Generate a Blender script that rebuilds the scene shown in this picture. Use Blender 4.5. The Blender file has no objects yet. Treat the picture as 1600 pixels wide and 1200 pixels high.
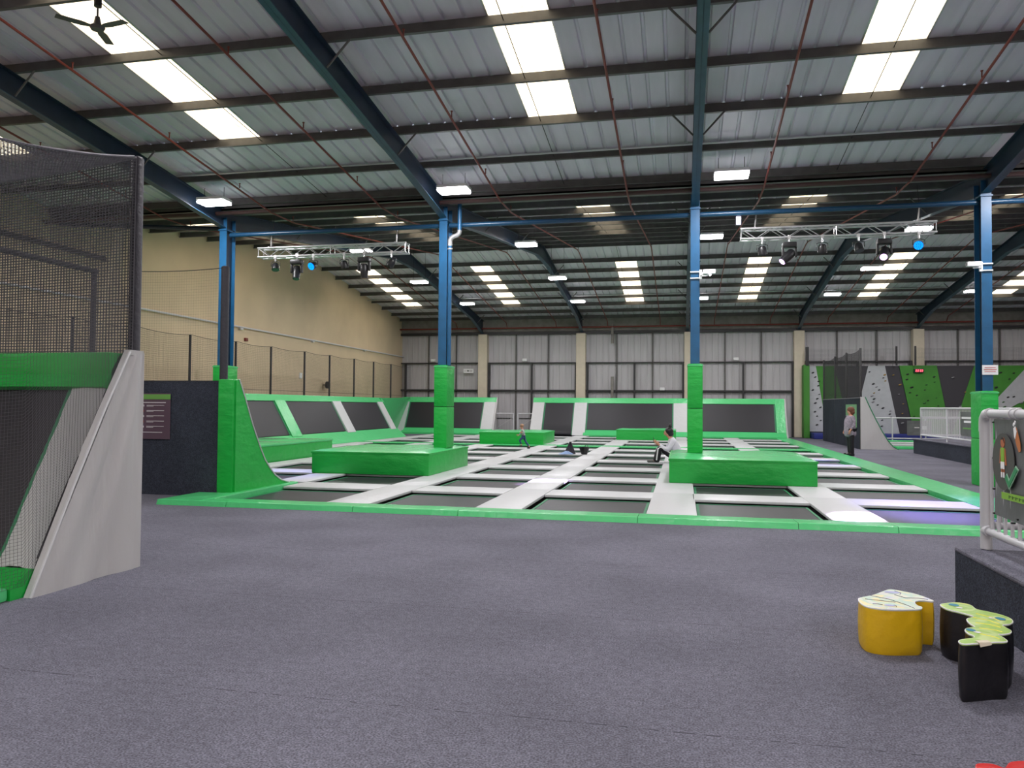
import bpy, bmesh, math, random
from mathutils import Vector, Matrix
random.seed(7)
S = bpy.context.scene
COL = S.collection
# ------------------------------------------------------------ camera, light, exposure
cd = bpy.data.cameras.new('camera'); cam = bpy.data.objects.new('camera', cd); COL.objects.link(cam)
cd.sensor_width = 36.0; cd.lens = 36.0*1218/1600; cd.clip_start = 0.05; cd.clip_end = 200
_f = 1218.0
_y = Vector((266, 36, _f)).normalized()
_x = Vector((5576, 8, -_f)); _x = (_x - _y*_x.dot(_y)).normalized()
_z = _x.cross(_y)
right = Vector((_x[0], _y[0], _z[0])); down = Vector((_x[1], _y[1], _z[1])); fwd = Vector((_x[2], _y[2], _z[2]))
R = Matrix((right, -down, -fwd)).transposed()
cam.matrix_world = Matrix.Translation((0, 0, 1.6)) @ R.to_4x4()
S.camera = cam
S.view_settings.view_transform = 'Standard'; S.view_settings.look = 'None'
S.view_settings.exposure = 0.33; S.view_settings.gamma = 1.0; S.view_settings.use_curve_mapping = False
LAMP_POWER = 120.0
SKY_STRENGTH = 2.3
w = bpy.data.worlds.new('world'); S.world = w; w.use_nodes = True
w.node_tree.nodes['Background'].inputs[0].default_value = (0.75, 0.82, 0.95, 1)
w.node_tree.nodes['Background'].inputs[1].default_value = 0.4

def lamp_light(loc, power, sx, sy, color=(1, 0.98, 1.0), name='lamp_light'):
    l = bpy.data.lights.new(name, 'AREA'); l.shape = 'RECTANGLE'; l.size = sx; l.size_y = sy
    l.energy = power; l.color = color
    o = bpy.data.objects.new(name, l); COL.objects.link(o); o.location = loc
    return o
def spot(loc, target, power, color, deg, blend=0.25, r=0.05, name='stage_beam'):
    l = bpy.data.lights.new(name, 'SPOT'); l.energy = power; l.color = color
    l.spot_size = math.radians(deg); l.spot_blend = blend; l.shadow_soft_size = r
    o = bpy.data.objects.new(name, l); COL.objects.link(o); o.location = loc
    o.rotation_euler = (Vector(target)-Vector(loc)).to_track_quat('-Z', 'Y').to_euler()
    return o

# ------------------------------------------------------------ materials
def srgb(r, g, b):
    f = lambda c: (c/255/12.92) if c/255 <= 0.04045 else ((c/255+0.055)/1.055)**2.4
    return (f(r), f(g), f(b), 1)
MATS = {}
def mat(name, col, rough=0.6, metal=0.0, bump=0.0, bscale=30, var=0.0, vscale=4, stretch=None, emit=None, estr=0, spec=0.5, speck=0.0):
    m = bpy.data.materials.new(name); m.use_nodes = True; nt = m.node_tree; N = nt.nodes; L = nt.links
    b = N['Principled BSDF']
    b.inputs['Base Color'].default_value = col; b.inputs['Roughness'].default_value = rough
    b.inputs['Metallic'].default_value = metal; b.inputs['Specular IOR Level'].default_value = spec
    tc = N.new('ShaderNodeTexCoord'); mp = N.new('ShaderNodeMapping'); L.new(tc.outputs['Object'], mp.inputs[0])
    if stretch: mp.inputs['Scale'].default_value = stretch
    if bump:
        n = N.new('ShaderNodeTexNoise'); n.inputs['Scale'].default_value = bscale; n.inputs['Detail'].default_value = 4
        bp = N.new('ShaderNodeBump'); bp.inputs['Strength'].default_value = bump; bp.inputs['Distance'].default_value = 0.05
        L.new(mp.outputs[0], n.inputs['Vector']); L.new(n.outputs[0], bp.inputs['Height']); L.new(bp.outputs[0], b.inputs['Normal'])
    if var or speck:
        n2 = N.new('ShaderNodeTexNoise'); n2.inputs['Scale'].default_value = vscale; n2.inputs['Detail'].default_value = 5
        L.new(mp.outputs[0], n2.inputs['Vector'])
        r = N.new('ShaderNodeValToRGB')
        a = max(var, speck)
        r.color_ramp.elements[0].position = 0.3; r.color_ramp.elements[1].position = 0.7
        r.color_ramp.elements[0].color = tuple(c*(1-a) for c in col[:3])+(1,)
        r.color_ramp.elements[1].color = tuple(min(1, c*(1+a)) for c in col[:3])+(1,)
        L.new(n2.outputs[0], r.inputs[0]); L.new(r.outputs[0], b.inputs['Base Color'])
    if emit:
        b.inputs['Emission Color'].default_value = emit; b.inputs['Emission Strength'].default_value = estr
    MATS[name] = m
    return m
def carpet_mat(name, col, seams=True):
    m = bpy.data.materials.new(name); m.use_nodes = True; nt = m.node_tree; N = nt.nodes; L = nt.links
    b = N['Principled BSDF']; b.inputs['Roughness'].default_value = 0.95; b.inputs['Specular IOR Level'].default_value = 0.15
    tc = N.new('ShaderNodeTexCoord')
    n1 = N.new('ShaderNodeTexNoise'); n1.inputs['Scale'].default_value = 95; n1.inputs['Detail'].default_value = 3
    n2 = N.new('ShaderNodeTexNoise'); n2.inputs['Scale'].default_value = 0.8; n2.inputs['Detail'].default_value = 3
    n3 = N.new('ShaderNodeTexNoise'); n3.inputs['Scale'].default_value = 18; n3.inputs['Detail'].default_value = 4
    L.new(tc.outputs['Object'], n1.inputs[0]); L.new(tc.outputs['Object'], n2.inputs[0]); L.new(tc.outputs['Object'], n3.inputs[0])
    def ramp(n, lo, hi, a, c):
        r = N.new('ShaderNodeValToRGB'); r.color_ramp.elements[0].position = a; r.color_ramp.elements[1].position = c
        r.color_ramp.elements[0].color = (lo,)*3+(1,); r.color_ramp.elements[1].color = (hi,)*3+(1,)
        L.new(n.outputs[0], r.inputs[0]); return r
    r1 = ramp(n1, 0.58, 1.45, 0.36, 0.66); r2 = ramp(n2, 0.88, 1.12, 0.35, 0.65); r3 = ramp(n3, 0.88, 1.12, 0.35, 0.65)
    def mul(a, c):
        x = N.new('ShaderNodeMix'); x.data_type = 'RGBA'; x.blend_type = 'MULTIPLY'; x.inputs[0].default_value = 1
        L.new(a, x.inputs[6]); L.new(c, x.inputs[7]); return x.outputs[2]
    o = mul(mul(r1.outputs[0], r2.outputs[0]), r3.outputs[0])
    x = N.new('ShaderNodeMix'); x.data_type = 'RGBA'; x.blend_type = 'MULTIPLY'; x.inputs[0].default_value = 1
    x.inputs[6].default_value = col; L.new(o, x.inputs[7]); out = x.outputs[2]
    if seams:   # carpet roll joints along X every 2 m
        sx = N.new('ShaderNodeSeparateXYZ'); L.new(tc.outputs['Object'], sx.inputs[0])
        nn = N.new('ShaderNodeMath'); nn.operation = 'MULTIPLY'; nn.inputs[1].default_value = 0.06; L.new(n2.outputs[0], nn.inputs[0])
        ad = N.new('ShaderNodeMath'); ad.operation = 'ADD'; L.new(sx.outputs[1], ad.inputs[0]); L.new(nn.outputs[0], ad.inputs[1])
        md = N.new('ShaderNodeMath'); md.operation = 'PINGPONG'; md.inputs[1].default_value = 1.0; L.new(ad.outputs[0], md.inputs[0])
        lt = N.new('ShaderNodeMath'); lt.operation = 'LESS_THAN'; lt.inputs[1].default_value = 0.006; L.new(md.outputs[0], lt.inputs[0])
        g = N.new('ShaderNodeMath'); g.operation = 'GREATER_THAN'; g.inputs[1].default_value = 0.52; L.new(n3.outputs[0], g.inputs[0])
        mm = N.new('ShaderNodeMath'); mm.operation = 'MULTIPLY'; L.new(lt.outputs[0], mm.inputs[0]); L.new(g.outputs[0], mm.inputs[1])
        y = N.new('ShaderNodeMix'); y.data_type = 'RGBA'; y.inputs[7].default_value = tuple(c*0.45 for c in col[:3])+(1,)
        L.new(mm.outputs[0], y.inputs[0]); L.new(out, y.inputs[6]); out = y.outputs[2]
    L.new(out, b.inputs['Base Color'])
    bp = N.new('ShaderNodeBump'); bp.inputs['Strength'].default_value = 0.5; bp.inputs['Distance'].default_value = 0.01
    L.new(n1.outputs[0], bp.inputs['Height']); L.new(bp.outputs[0], b.inputs['Normal'])
    MATS[name] = m; return m
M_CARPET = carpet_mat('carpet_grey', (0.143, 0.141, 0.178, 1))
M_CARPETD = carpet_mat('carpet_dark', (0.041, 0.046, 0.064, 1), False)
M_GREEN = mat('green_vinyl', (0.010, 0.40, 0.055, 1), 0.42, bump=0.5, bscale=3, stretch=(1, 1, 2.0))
M_GREEN2 = mat('green_vinyl_sheen', (0.085, 0.56, 0.20, 1), 0.25, bump=0.4, bscale=6)  # same green vinyl, paler: glancing reflection on upper faces put into the colour
M_GREY = mat('light_grey_vinyl', (0.55, 0.555, 0.58, 1), 0.42, bump=0.25, bscale=5)
M_GREYR = mat('ramp_grey_vinyl', (0.49, 0.48, 0.49, 1), 0.5, bump=0.9, bscale=1.6, stretch=(1, 2.2, 0.35))
M_MAT = mat('woven_mat', (0.023, 0.022, 0.029, 1), 0.45, spec=0.35, bump=0.12, bscale=60)
M_PIT = mat('pit_black', (0.006, 0.006, 0.007, 1), 0.9)
M_TRIM = mat('green_webbing', (0.03, 0.22, 0.10, 1), 0.6)
M_BLUE = mat('blue_steel', (0.009, 0.088, 0.205, 1), 0.42, var=0.12)
M_BLUE2 = mat('blue_steel_shaded', (0.010, 0.024, 0.050, 1), 0.45, var=0.15)  # same blue steel, shade of webs and upper flanges put into the colour
M_TUBE = mat('blue_tube', (0.010, 0.052, 0.115, 1), 0.32)
M_BLUE3 = mat('blue_steel_lit_flange', (0.018, 0.060, 0.105, 1), 0.4, var=0.15)  # rafter undersides: light on them put into a paler blue than the webs
M_SHEET = mat('roof_sheet', (0.71, 0.67, 0.75, 1), 0.5, var=0.08, vscale=1.3, stretch=(3, 0.4, 1))
M_PURLIN = mat('purlin_steel', (0.095, 0.091, 0.089, 1), 0.45, var=0.2)
M_RED = mat('red_pipe', (0.20, 0.030, 0.022, 1), 0.5)
M_BLACK = mat('black_plastic', (0.010, 0.010, 0.012, 1), 0.4)
M_DARK = mat('dark_steel', (0.028, 0.027, 0.030, 1), 0.5)
M_CREAM = mat('cream_paint', (0.68, 0.545, 0.375, 1), 0.8, var=0.07, vscale=0.7)
M_CLAD = mat('wall_cladding', (0.50, 0.485, 0.515, 1), 0.5, var=0.08, vscale=2, stretch=(4, 1, 0.3))
M_PILA = mat('pilaster_paint', (0.66, 0.58, 0.47, 1), 0.7, var=0.05)
M_FASCIA = mat('fascia_grey', (0.25, 0.235, 0.22, 1), 0.7, var=0.2, vscale=3)
M_WHITE = mat('white_metal', (0.62, 0.62, 0.66, 1), 0.35)
M_ALU = mat('aluminium', (0.62, 0.62, 0.63, 1), 0.32, metal=0.7)
M_NET = mat('net_cord', (0.035, 0.034, 0.040, 1), 0.8)
M_NETL = mat('net_cord_grey', (0.075, 0.072, 0.085, 1), 0.7)
M_ROPE = mat('rope', (0.22, 0.21, 0.24, 1), 0.8)
M_POSTPAD = mat('post_pad', (0.035, 0.033, 0.045, 1), 0.6, bump=0.3, bscale=20)
M_LED = mat('led_panel', (1, 1, 1, 1), 0.4, emit=(1, 0.97, 1.0, 1), estr=14)
M_YEL = mat('yellow_vinyl', (0.72, 0.44, 0.008, 1), 0.38, bump=0.35, bscale=7)
M_REDV = mat('red_vinyl', (0.62, 0.02, 0.02, 1), 0.35, bump=0.3, bscale=8)
M_BLKV = mat('black_vinyl', (0.010, 0.009, 0.012, 1), 0.38, bump=0.25, bscale=7)
M_NAVY = mat('navy_mat', (0.02, 0.03, 0.22, 1), 0.5)
M_BANNER = mat('banner_grey', (0.12, 0.12, 0.13, 1), 0.45, var=0.25, vscale=2.5, bump=0.15, bscale=4)
def m_flat(n, r, g, b, rough=0.6): return mat(n, srgb(r, g, b), rough)
M_W = m_flat('paint_white', 235, 235, 238); M_SKIN = m_flat('skin', 205, 150, 125)
def sky_mat():
    m = bpy.data.materials.new('skylight_sheet'); m.use_nodes = True; nt = m.node_tree; N = nt.nodes; L = nt.links
    for n in list(N): N.remove(n)
    o = N.new('ShaderNodeOutputMaterial'); e = N.new('ShaderNodeEmission'); L.new(e.outputs[0], o.inputs[0])
    tc = N.new('ShaderNodeTexCoord'); mp = N.new('ShaderNodeMapping'); mp.inputs['Scale'].default_value = (5, 1.2, 1)
    n = N.new('ShaderNodeTexNoise'); n.inputs['Scale'].default_value = 1.5; n.inputs['Detail'].default_value = 6
    L.new(tc.outputs['Object'], mp.inputs[0]); L.new(mp.outputs[0], n.inputs[0])
    r = N.new('ShaderNodeValToRGB'); r.color_ramp.elements[0].position = 0.22; r.color_ramp.elements[1].position = 0.48
    r.color_ramp.elements[0].color = (0.70, 0.50, 0.27, 1); r.color_ramp.elements[1].color = (1.0, 0.87, 0.64, 1)
    L.new(n.outputs[0], r.inputs[0]); L.new(r.outputs[0], e.inputs[0]); e.inputs[1].default_value = SKY_STRENGTH
    return m
M_SKY = sky_mat()

# ------------------------------------------------------------ mesh helpers
class MB:
    def __init__(s): s.v = []; s.f = []; s.mi = []; s.cur = 0
    def add(s, vs, fs):
        k = len(s.v); s.v += [tuple(v) for v in vs]; s.f += [tuple(i+k for i in f) for f in fs]; s.mi += [s.cur]*len(fs); return s
    def box(s, x0, x1, y0, y1, z0, z1):
        return s.add([(x0,y0,z0),(x1,y0,z0),(x1,y1,z0),(x0,y1,z0),(x0,y0,z1),(x1,y0,z1),(x1,y1,z1),(x0,y1,z1)],
              [(0,3,2,1),(4,5,6,7),(0,1,5,4),(1,2,6,5),(2,3,7,6),(3,0,4,7)])
    def rbox(s, x0, x1, y0, y1, z0, z1, r=0.03, seg=2):
        bm = bmesh.new(); bmesh.ops.create_cube(bm, size=1)
        for v in bm.verts: v.co = Vector(((x0+x1)/2+v.co.x*(x1-x0), (y0+y1)/2+v.co.y*(y1-y0), (z0+z1)/2+v.co.z*(z1-z0)))
        bmesh.ops.bevel(bm, geom=bm.edges[:], offset=r, segments=seg, profile=0.6, affect='EDGES')
        bm.verts.ensure_lookup_table(); s.add([v.co[:] for v in bm.verts], [[v.index for v in f.verts] for f in bm.faces]); bm.free(); return s
    def prism(s, poly, dirv, ax=None):
        # poly: list of 3-d points (planar), extruded by dirv
        n = len(poly); d = Vector(dirv); P = [Vector(p) for p in poly]
        s.add(P+[p+d for p in P], [tuple(range(n))[::-1], tuple(range(n, 2*n))]+[(i, (i+1) % n, (i+1) % n+n, i+n) for i in range(n)]); return s
    def quad(s, a, b, c, d): return s.add([a, b, c, d], [(0, 1, 2, 3)])
    def tube(s, pts, r, n=8, caps=True):
        pts = [Vector(p) for p in pts]; rs = r if isinstance(r, (list, tuple)) else [r]*len(pts)
        vs = []; up = None
        for i, p in enumerate(pts):
            t = (pts[min(i+1, len(pts)-1)]-pts[max(i-1, 0)]).normalized()
            if up is None: up = Vector((0, 0, 1)) if abs(t.z) < 0.9 else Vector((1, 0, 0))
            a = t.cross(up).normalized(); b = a.cross(t).normalized(); up = b
            for k in range(n):
                th = 2*math.pi*k/n; vs.append(p+a*math.cos(th)*rs[i]+b*math.sin(th)*rs[i])
        fs = [(i*n+k, i*n+(k+1) % n, (i+1)*n+(k+1) % n, (i+1)*n+k) for i in range(len(pts)-1) for k in range(n)]
        if caps: fs += [tuple(range(n))[::-1], tuple((len(pts)-1)*n+k for k in range(n))]
        return s.add(vs, fs)
    def ball(s, c, r, nu=12, nv=8, sc=(1, 1, 1)):
        c = Vector(c); vs = [c+Vector((0, 0, -r*sc[2]))]
        for j in range(1, nv):
            ph = -math.pi/2+math.pi*j/nv
            for i in range(nu):
                th = 2*math.pi*i/nu; vs.append(c+Vector((r*sc[0]*math.cos(ph)*math.cos(th), r*sc[1]*math.cos(ph)*math.sin(th), r*sc[2]*math.sin(ph))))
        vs.append(c+Vector((0, 0, r*sc[2]))); fs = []
        for i in range(nu):
            fs.append((0, 1+(i+1) % nu, 1+i)); fs.append((len(vs)-1, 1+(nv-2)*nu+i, 1+(nv-2)*nu+(i+1) % nu))
            for j in range(nv-2): fs.append((1+j*nu+i, 1+j*nu+(i+1) % nu, 1+(j+1)*nu+(i+1) % nu, 1+(j+1)*nu+i))
        return s.add(vs, fs)
    def build(s, name, m, parent=None, smooth=False, org=None):
        me = bpy.data.meshes.new(name)
        off = Vector(org) if org is not None else (Vector(parent['org_']) if parent is not None and 'org_' in parent else Vector((0, 0, 0)))
        me.from_pydata([tuple(Vector(v)-off) for v in s.v], [], s.f)
        for mm in (m if isinstance(m, list) else [m]): me.materials.append(mm)
        if isinstance(m, list):
            for p, i in zip(me.polygons, s.mi): p.material_index = i
        if smooth:
            for p in me.polygons: p.use_smooth = True
        me.validate(); me.update()
        if smooth: me.set_sharp_from_angle(angle=math.radians(40))
        o = bpy.data.objects.new(name, me); COL.objects.link(o)
        if parent is not None: o.parent = parent; o['org_'] = tuple(off)
        elif org is not None: o.location = off
        return o
def tag(o, label, cat, group=None, kind=None):
    o['label'] = label; o['category'] = cat
    if group: o['group'] = group
    if kind: o['kind'] = kind
    return o
def thing(name, org, label, cat, group=None):
    o = bpy.data.objects.new(name, None); COL.objects.link(o); o.location = org; o.empty_display_size = 0.1
    o['org_'] = tuple(float(c) for c in org)
    return tag(o, label, cat, group)
def struct(o, label=None):
    o['kind'] = 'structure'
    if label: o['label'] = label
    return o
def sub(o, parent):      # parent an object built in the same local frame as its parent part
    return o
def copy_tree(o, loc, label, group=None):
    c = o.copy(); COL.objects.link(c); c.location = loc; c['label'] = label
    if group: c['group'] = group
    def rec(a, b):
        for ch in a.children:
            d = ch.copy(); COL.objects.link(d); d.parent = b; rec(ch, d)
    rec(o, c); return c
ORD = ['first', 'second', 'third', 'fourth', 'fifth', 'sixth', 'seventh', 'eighth', 'ninth', 'tenth', 'eleventh', 'twelfth']

# ------------------------------------------------------------ roof geometry
YV, YR0, YR1, YE, YB = 18.15, 4.8, 31.5, 44.9, -8.5
Z0, SL = 6.79, 0.12
def roofz(y):
    if y <= YR0: return Z0+SL*(y-YB)
    if y <= YV: return Z0+SL*(YV-y)
    if y <= YR1: return Z0+SL*(y-YV)
    return Z0+SL*(YE-y)
XL, XR = -16.7, 30.0
STRIPS = [-14.78, -9.12, -2.45, 3.25, 9.0, 15.0, 20.9, 26.7]
SW = 0.5
def sheet(mb, x0, x1, y0, y1):
    n = max(1, int(round((x1-x0)/0.333))); p = []
    for i in range(n+1):
        x = x0+(x1-x0)*i/n
        p += [(x-0.035, 0), (x-0.018, 0.045), (x+0.018, 0.045), (x+0.035, 0)] if 0 < i < n else [(x, 0)]
    vs = []; k = len(p)
    for y in (y0, y1): vs += [(x, y, roofz(y if y != y1 else y1-1e-6)+h) for x, h in p]
    mb.add(vs, [(i, i+1, k+i+1, k+i) for i in range(k-1)])
slopes = [('back', YB, YR0), ('near', YR0, YV), ('rising', YV, YR1), ('far', YR1, YE)]
wn = 0
for nm, a, b in slopes:
    s0, s1 = (a+2.95, b-3.42) if nm in ('near',) else (a+2.95, b-2.95)
    mb = MB(); sheet(mb, XL-0.2, XR, a+1e-6, s0); sheet(mb, XL-0.2, XR, s1, b)
    xs = [XL-0.2]
    for c in STRIPS: xs += [c-SW, c+SW]
    xs.append(XR)
    for i in range(0, len(xs), 2): sheet(mb, xs[i], xs[i+1], s0, s1)
    struct(mb.build('ceiling', M_SHEET), 'ribbed metal roof sheeting, %s slope' % nm)
    for c in STRIPS:
        if nm == 'back' and c > 10: continue
        wn += 1
        mb = MB(); fr = MB()
        mb.quad((c-SW, s0, roofz(s0)+0.02), (c-SW, s1, roofz(s1)+0.02), (c+SW, s1, roofz(s1)+0.02), (c+SW, s0, roofz(s0)+0.02))
        o = struct(mb.build('window_%d' % wn, M_SKY), 'translucent skylight strip in the roof')
        for sx in (-SW, SW-0.03):
            fr.add([(c+sx, s0, roofz(s0)-0.01), (c+sx+0.03, s0, roofz(s0)-0.01), (c+sx+0.03, s1, roofz(s1)-0.01), (c+sx, s1, roofz(s1)-0.01),
                    (c+sx, s0, roofz(s0)+0.03), (c+sx+0.03, s0, roofz(s0)+0.03), (c+sx+0.03, s1, roofz(s1)+0.03), (c+sx, s1, roofz(s1)+0.03)],
                   [(0, 3, 2, 1), (0, 1, 5, 4), (1, 2, 6, 5), (2, 3, 7, 6), (3, 0, 4, 7)])
        fr.build('window_frame', M_ALU, o)
# floor: carpet around the trampoline pit
CX0, CX1, CY0, CY1 = -13.6, 5.25, 10.95, 41.2
mb = MB()
for x0, x1, y0, y1 in [(XL, XR, YB, CY0), (XL, XR, CY1, 45), (XL, CX0, CY0, CY1), (CX1, XR, CY0, CY1), (CX0, -8.12, CY0, 12.1)]:
    mb.quad((x0, y0, 0), (x1, y0, 0), (x1, y1, 0), (x0, y1, 0))
struct(mb.build('floor', M_CARPET))
mb = MB()
mb.quad((CX0, CY0, -0.8), (CX1, CY0, -0.8), (CX1, CY1, -0.8), (CX0, CY1, -0.8))
for a, b in [((CX0, CY0), (CX1, CY0)), ((CX1, CY0), (CX1, CY1)), ((CX1, CY1), (CX0, CY1)), ((CX0, CY1), (CX0, CY0))]:
    mb.quad((*a, -0.8), (*b, -0.8), (*b, 0), (*a, 0))
struct(mb.build('floor', M_PIT), 'black pit under the trampolines')
# walls
mb = MB(); mb.prism([(XL, YB, 0), (XL, 45.1, 0), (XL, 45.1, roofz(YE)), (XL, YE, roofz(YE)), (XL, YR1, roofz(YR1)+0.02), (XL, YV, roofz(YV)), (XL, YR0, roofz(YR0)+0.02), (XL, YB, roofz(YB))], (-0.25, 0, 0))
struct(mb.build('wall_left', M_CREAM))
mb = MB(); mb.prism([(XR, YB, 0), (XR, 45.1, 0), (XR, 45.1, roofz(YE)), (XR, YE, roofz(YE)), (XR, YR1, roofz(YR1)+0.02), (XR, YV, roofz(YV)), (XR, YR0, roofz(YR0)+0.02), (XR, YB, roofz(YB))], (0.25, 0, 0))
struct(mb.build('wall_right', M_CREAM))
mb = MB(); mb.box(XL, XR, YB-0.2, YB, 0, roofz(YB)+0.05); struct(mb.build('wall_back', M_CREAM))
# far wall: ribbed cladding
p = []; x = XL
while x < XR:
    p += [(x, 45.0), (x+0.30, 45.0), (x+0.315, 44.975), (x+0.345, 44.975), (x+0.36, 45.0)]; x += 0.36
mb = MB(); k = len(p)
mb.add([(a, b, 0) for a, b in p]+[(a, b, 6.0) for a, b in p], [(i, i+1, k+i+1, k+i) for i in range(k-1)])
mb.box(XL, XR, 45.02, 45.2, 0, 6.9)
struct(mb.build('wall_far', M_CLAD))
mb = MB(); mb.box(XL, XR, 44.86, 45.02, 5.98, 6.95); struct(mb.build('trim_1', M_FASCIA), 'grey eaves fascia above the far wall')
mb = MB(); mb.box(XL, XR, 44.7, 44.86, 5.78, 5.93); struct(mb.build('trim_2', M_DARK), 'dark eaves beam on the far wall')
PIL = [-11.52, -5.7, 0.38, 6.2, 12.15, 18.1, 24.0]
tn = 2
for z, h in ((4.12, 0.06), (2.5, 0.10)):
    tn += 1; mb = MB(); mb.box(XL, XR, 44.78, 44.97, z-h/2, z+h/2); struct(mb.build('trim_%d' % tn, M_DARK), 'dark horizontal rail on the far wall cladding')
for c in PIL:
    tn += 1; mb = MB(); mb.rbox(c-0.27, c+0.27, 44.5, 44.98, 0, 5.8, 0.015, 1); struct(mb.build('trim_%d' % tn, M_PILA), 'cream boxed pilaster on the far wall')
prev = XL
for c in PIL:
    for f in (1/3, 2/3):
        tn += 1; xx = prev+(c-prev)*f; mb = MB(); mb.box(xx-0.035, xx+0.035, 44.88, 44.97, 0, 5.8); struct(mb.build('trim_%d' % tn, M_PURLIN), 'thin vertical cladding rail')
    for f in (0.06, 0.5, 0.945):
        tn += 1; xx = prev+(c-prev)*f; mb = MB(); mb.box(xx-0.05, xx+0.05, 44.70, 44.86, 0, 4.12); struct(mb.build('trim_%d' % tn, M_DARK), 'dark vertical door post on the far wall')
    prev = c

# ------------------------------------------------------------ steel frame
FX = [-11.58, -5.65, 0.28, 6.21, 12.14, 18.07, 24.0]
FNAME = ['leftmost frame', 'second frame from the left', 'third frame, right of centre', 'fourth frame at the right edge', 'fifth frame, beyond the right edge', 'sixth frame far right', 'seventh frame far right']
def rafter(X, top, bot, label):
    o = thing('roof_rafter', (X, top[0][0], bot[0][1]), label, 'beam', 'blue steel roof rafters')
    prof = [(X-0.006, y, z) for y, z in top]+[(X-0.006, y, z) for y, z in bot[::-1]]
    mb = MB(); mb.prism(prof, (0.012, 0, 0)); mb.build('web', M_BLUE2, o)
    for nm, line, s in (('top_flange', top, -1), ('bottom_flange', bot, 1)):
        mb = MB()
        for (y0, z0), (y1, z1) in zip(line, line[1:]):
            t = 0.016*s
            mb.add([(X-0.085, y0, z0), (X+0.085, y0, z0), (X+0.085, y1, z1), (X-0.085, y1, z1), (X-0.085, y0, z0+t), (X+0.085, y0, z0+t), (X+0.085, y1, z1+t), (X-0.085, y1, z1+t)],
                   [(0, 3, 2, 1), (4, 5, 6, 7), (0, 1, 5, 4), (1, 2, 6, 5), (2, 3, 7, 6), (3, 0, 4, 7)])
        mb.build(nm, M_BLUE2 if s < 0 else M_BLUE3, o)
    return o
D = 0.45
for X, fn in zip(FX, FNAME):
    tp = lambda y: roofz(y)-0.2
    r = rafter(X, [(YR0, tp(YR0)), (YV-0.0, tp(YV))], [(YR0, tp(YR0)-D-0.1), (6.3, tp(6.3)-D), (15.3, tp(15.3)-D), (YV-0.0, 6.1)], 'blue rafter of the near roof slope, '+fn)
    for y in (8.2, 11.5, 14.7):
        for sgn in (-1, 1):
            mb = MB(); mb.tube([(X+sgn*0.09, y-0.1, tp(y)-D+0.05), (X+sgn*0.48, y-0.1, tp(y)+0.02)], 0.018, 6); mb.build('knee_brace', M_PURLIN, r)
    r = rafter(X, [(YV, tp(YV)), (YR1, tp(YR1-1e-5))], [(YV, 6.1), (21.0, tp(21.0)-D), (30.2, tp(30.2)-D), (YR1, tp(YR1)-D-0.14)], 'blue rafter rising behind the columns, '+fn)
    for y in (21.8, 26.4):
        for sgn in (-1, 1):
            mb = MB(); mb.tube([(X+sgn*0.09, y-0.1, tp(y)-D+0.05), (X+sgn*0.48, y-0.1, tp(y)+0.02)], 0.018, 6); mb.build('knee_brace', M_PURLIN, r)
    r = rafter(X, [(YR1, tp(YR1-1e-5)), (44.75, tp(44.75))], [(YR1, tp(YR1)-D-0.14), (32.9, tp(32.9)-D), (42.2, tp(42.2)-D), (44.75, 5.85)], 'dark blue rafter on the far slope, '+fn)
    for y in (34.35, 38.9, 43.35):
        for sgn in (-1, 1):
            mb = MB(); mb.tube([(X+sgn*0.09, y-0.1, tp(y)-D+0.05), (X+sgn*0.48, y-0.1, tp(y)+0.02)], 0.018, 6); mb.build('knee_brace', M_PURLIN, r)
    rafter(X, [(YB, tp(YB)), (YR0, tp(YR0))], [(YB, 5.95), (YB+2.8, tp(YB+2.8)-D), (YR0-1.4, tp(YR0-1.4)-D), (YR0, tp(YR0)-D-0.14)], 'blue rafter behind the camera, '+fn)
# purlins
PY = [('near slope', [y for y in (17.75, 16.27, 14.68, 13.12, 11.45, 9.85, 8.25, 6.65, 5.1)]),
      ('rising slope behind the columns', [18.75, 20.25, 21.8, 23.35, 24.9, 26.45, 28.0, 29.55, 31.1]),
      ('far slope', [31.9, 34.0, 35.5, 37.05, 38.55, 40.1, 41.6, 43.1, 44.5]),
      ('slope behind the camera', [-7.5, -5.8, -4.1, -2.4, -0.7, 1.0, 2.7, 4.4])]
prot = None
def purlin_mb():
    mb = MB(); x0, x1 = XL, XR
    mb.box(x0, x1, -0.004, 0.004, -0.185, -0.005); mb.box(x0, x1, -0.06, 0.0, -0.185, -0.177); mb.box(x0, x1, 0, 0.06, -0.013, -0.005)
    mb.box(x0, x1, -0.064, -0.058, -0.185, -0.165)
    return mb
pm = purlin_mb().build('roof_purlin', M_PURLIN, None)
first = True
for sl, ys in PY:
    for i, y in enumerate(ys):
        if first: o = pm; first = False
        else: o = pm.copy(); COL.objects.link(o)
        o.location = (0, y, roofz(y)-0.004)
        tag(o, 'dark grey purlin on the %s, %s from the %s' % (sl, ORD[i], 'column line' if 'near' in sl or 'rising' in sl else 'ridge' if sl == 'far slope' else 'eaves'), 'beam', 'roof purlins')
# sag rods at mid bay
for i, c in enumerate([-14.6, -8.62, -2.68, 3.25, 9.18]):
    for j, (a, b) in enumerate([(5, 17.8), (18.6, 31.3), (31.8, 44.5)]):
        mb = MB(); mb.tube([(c, a, roofz(a)-0.1), (c, b, roofz(b)-0.1)], 0.008, 5)
        tag(mb.build('sag_rod', M_BLACK, None, org=(c, a, roofz(a))), 'thin black tie rod across the %s purlins, %s bay from the left' % (['near', 'rising', 'far'][j], ORD[i]), 'rod', 'purlin tie rods')
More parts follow.
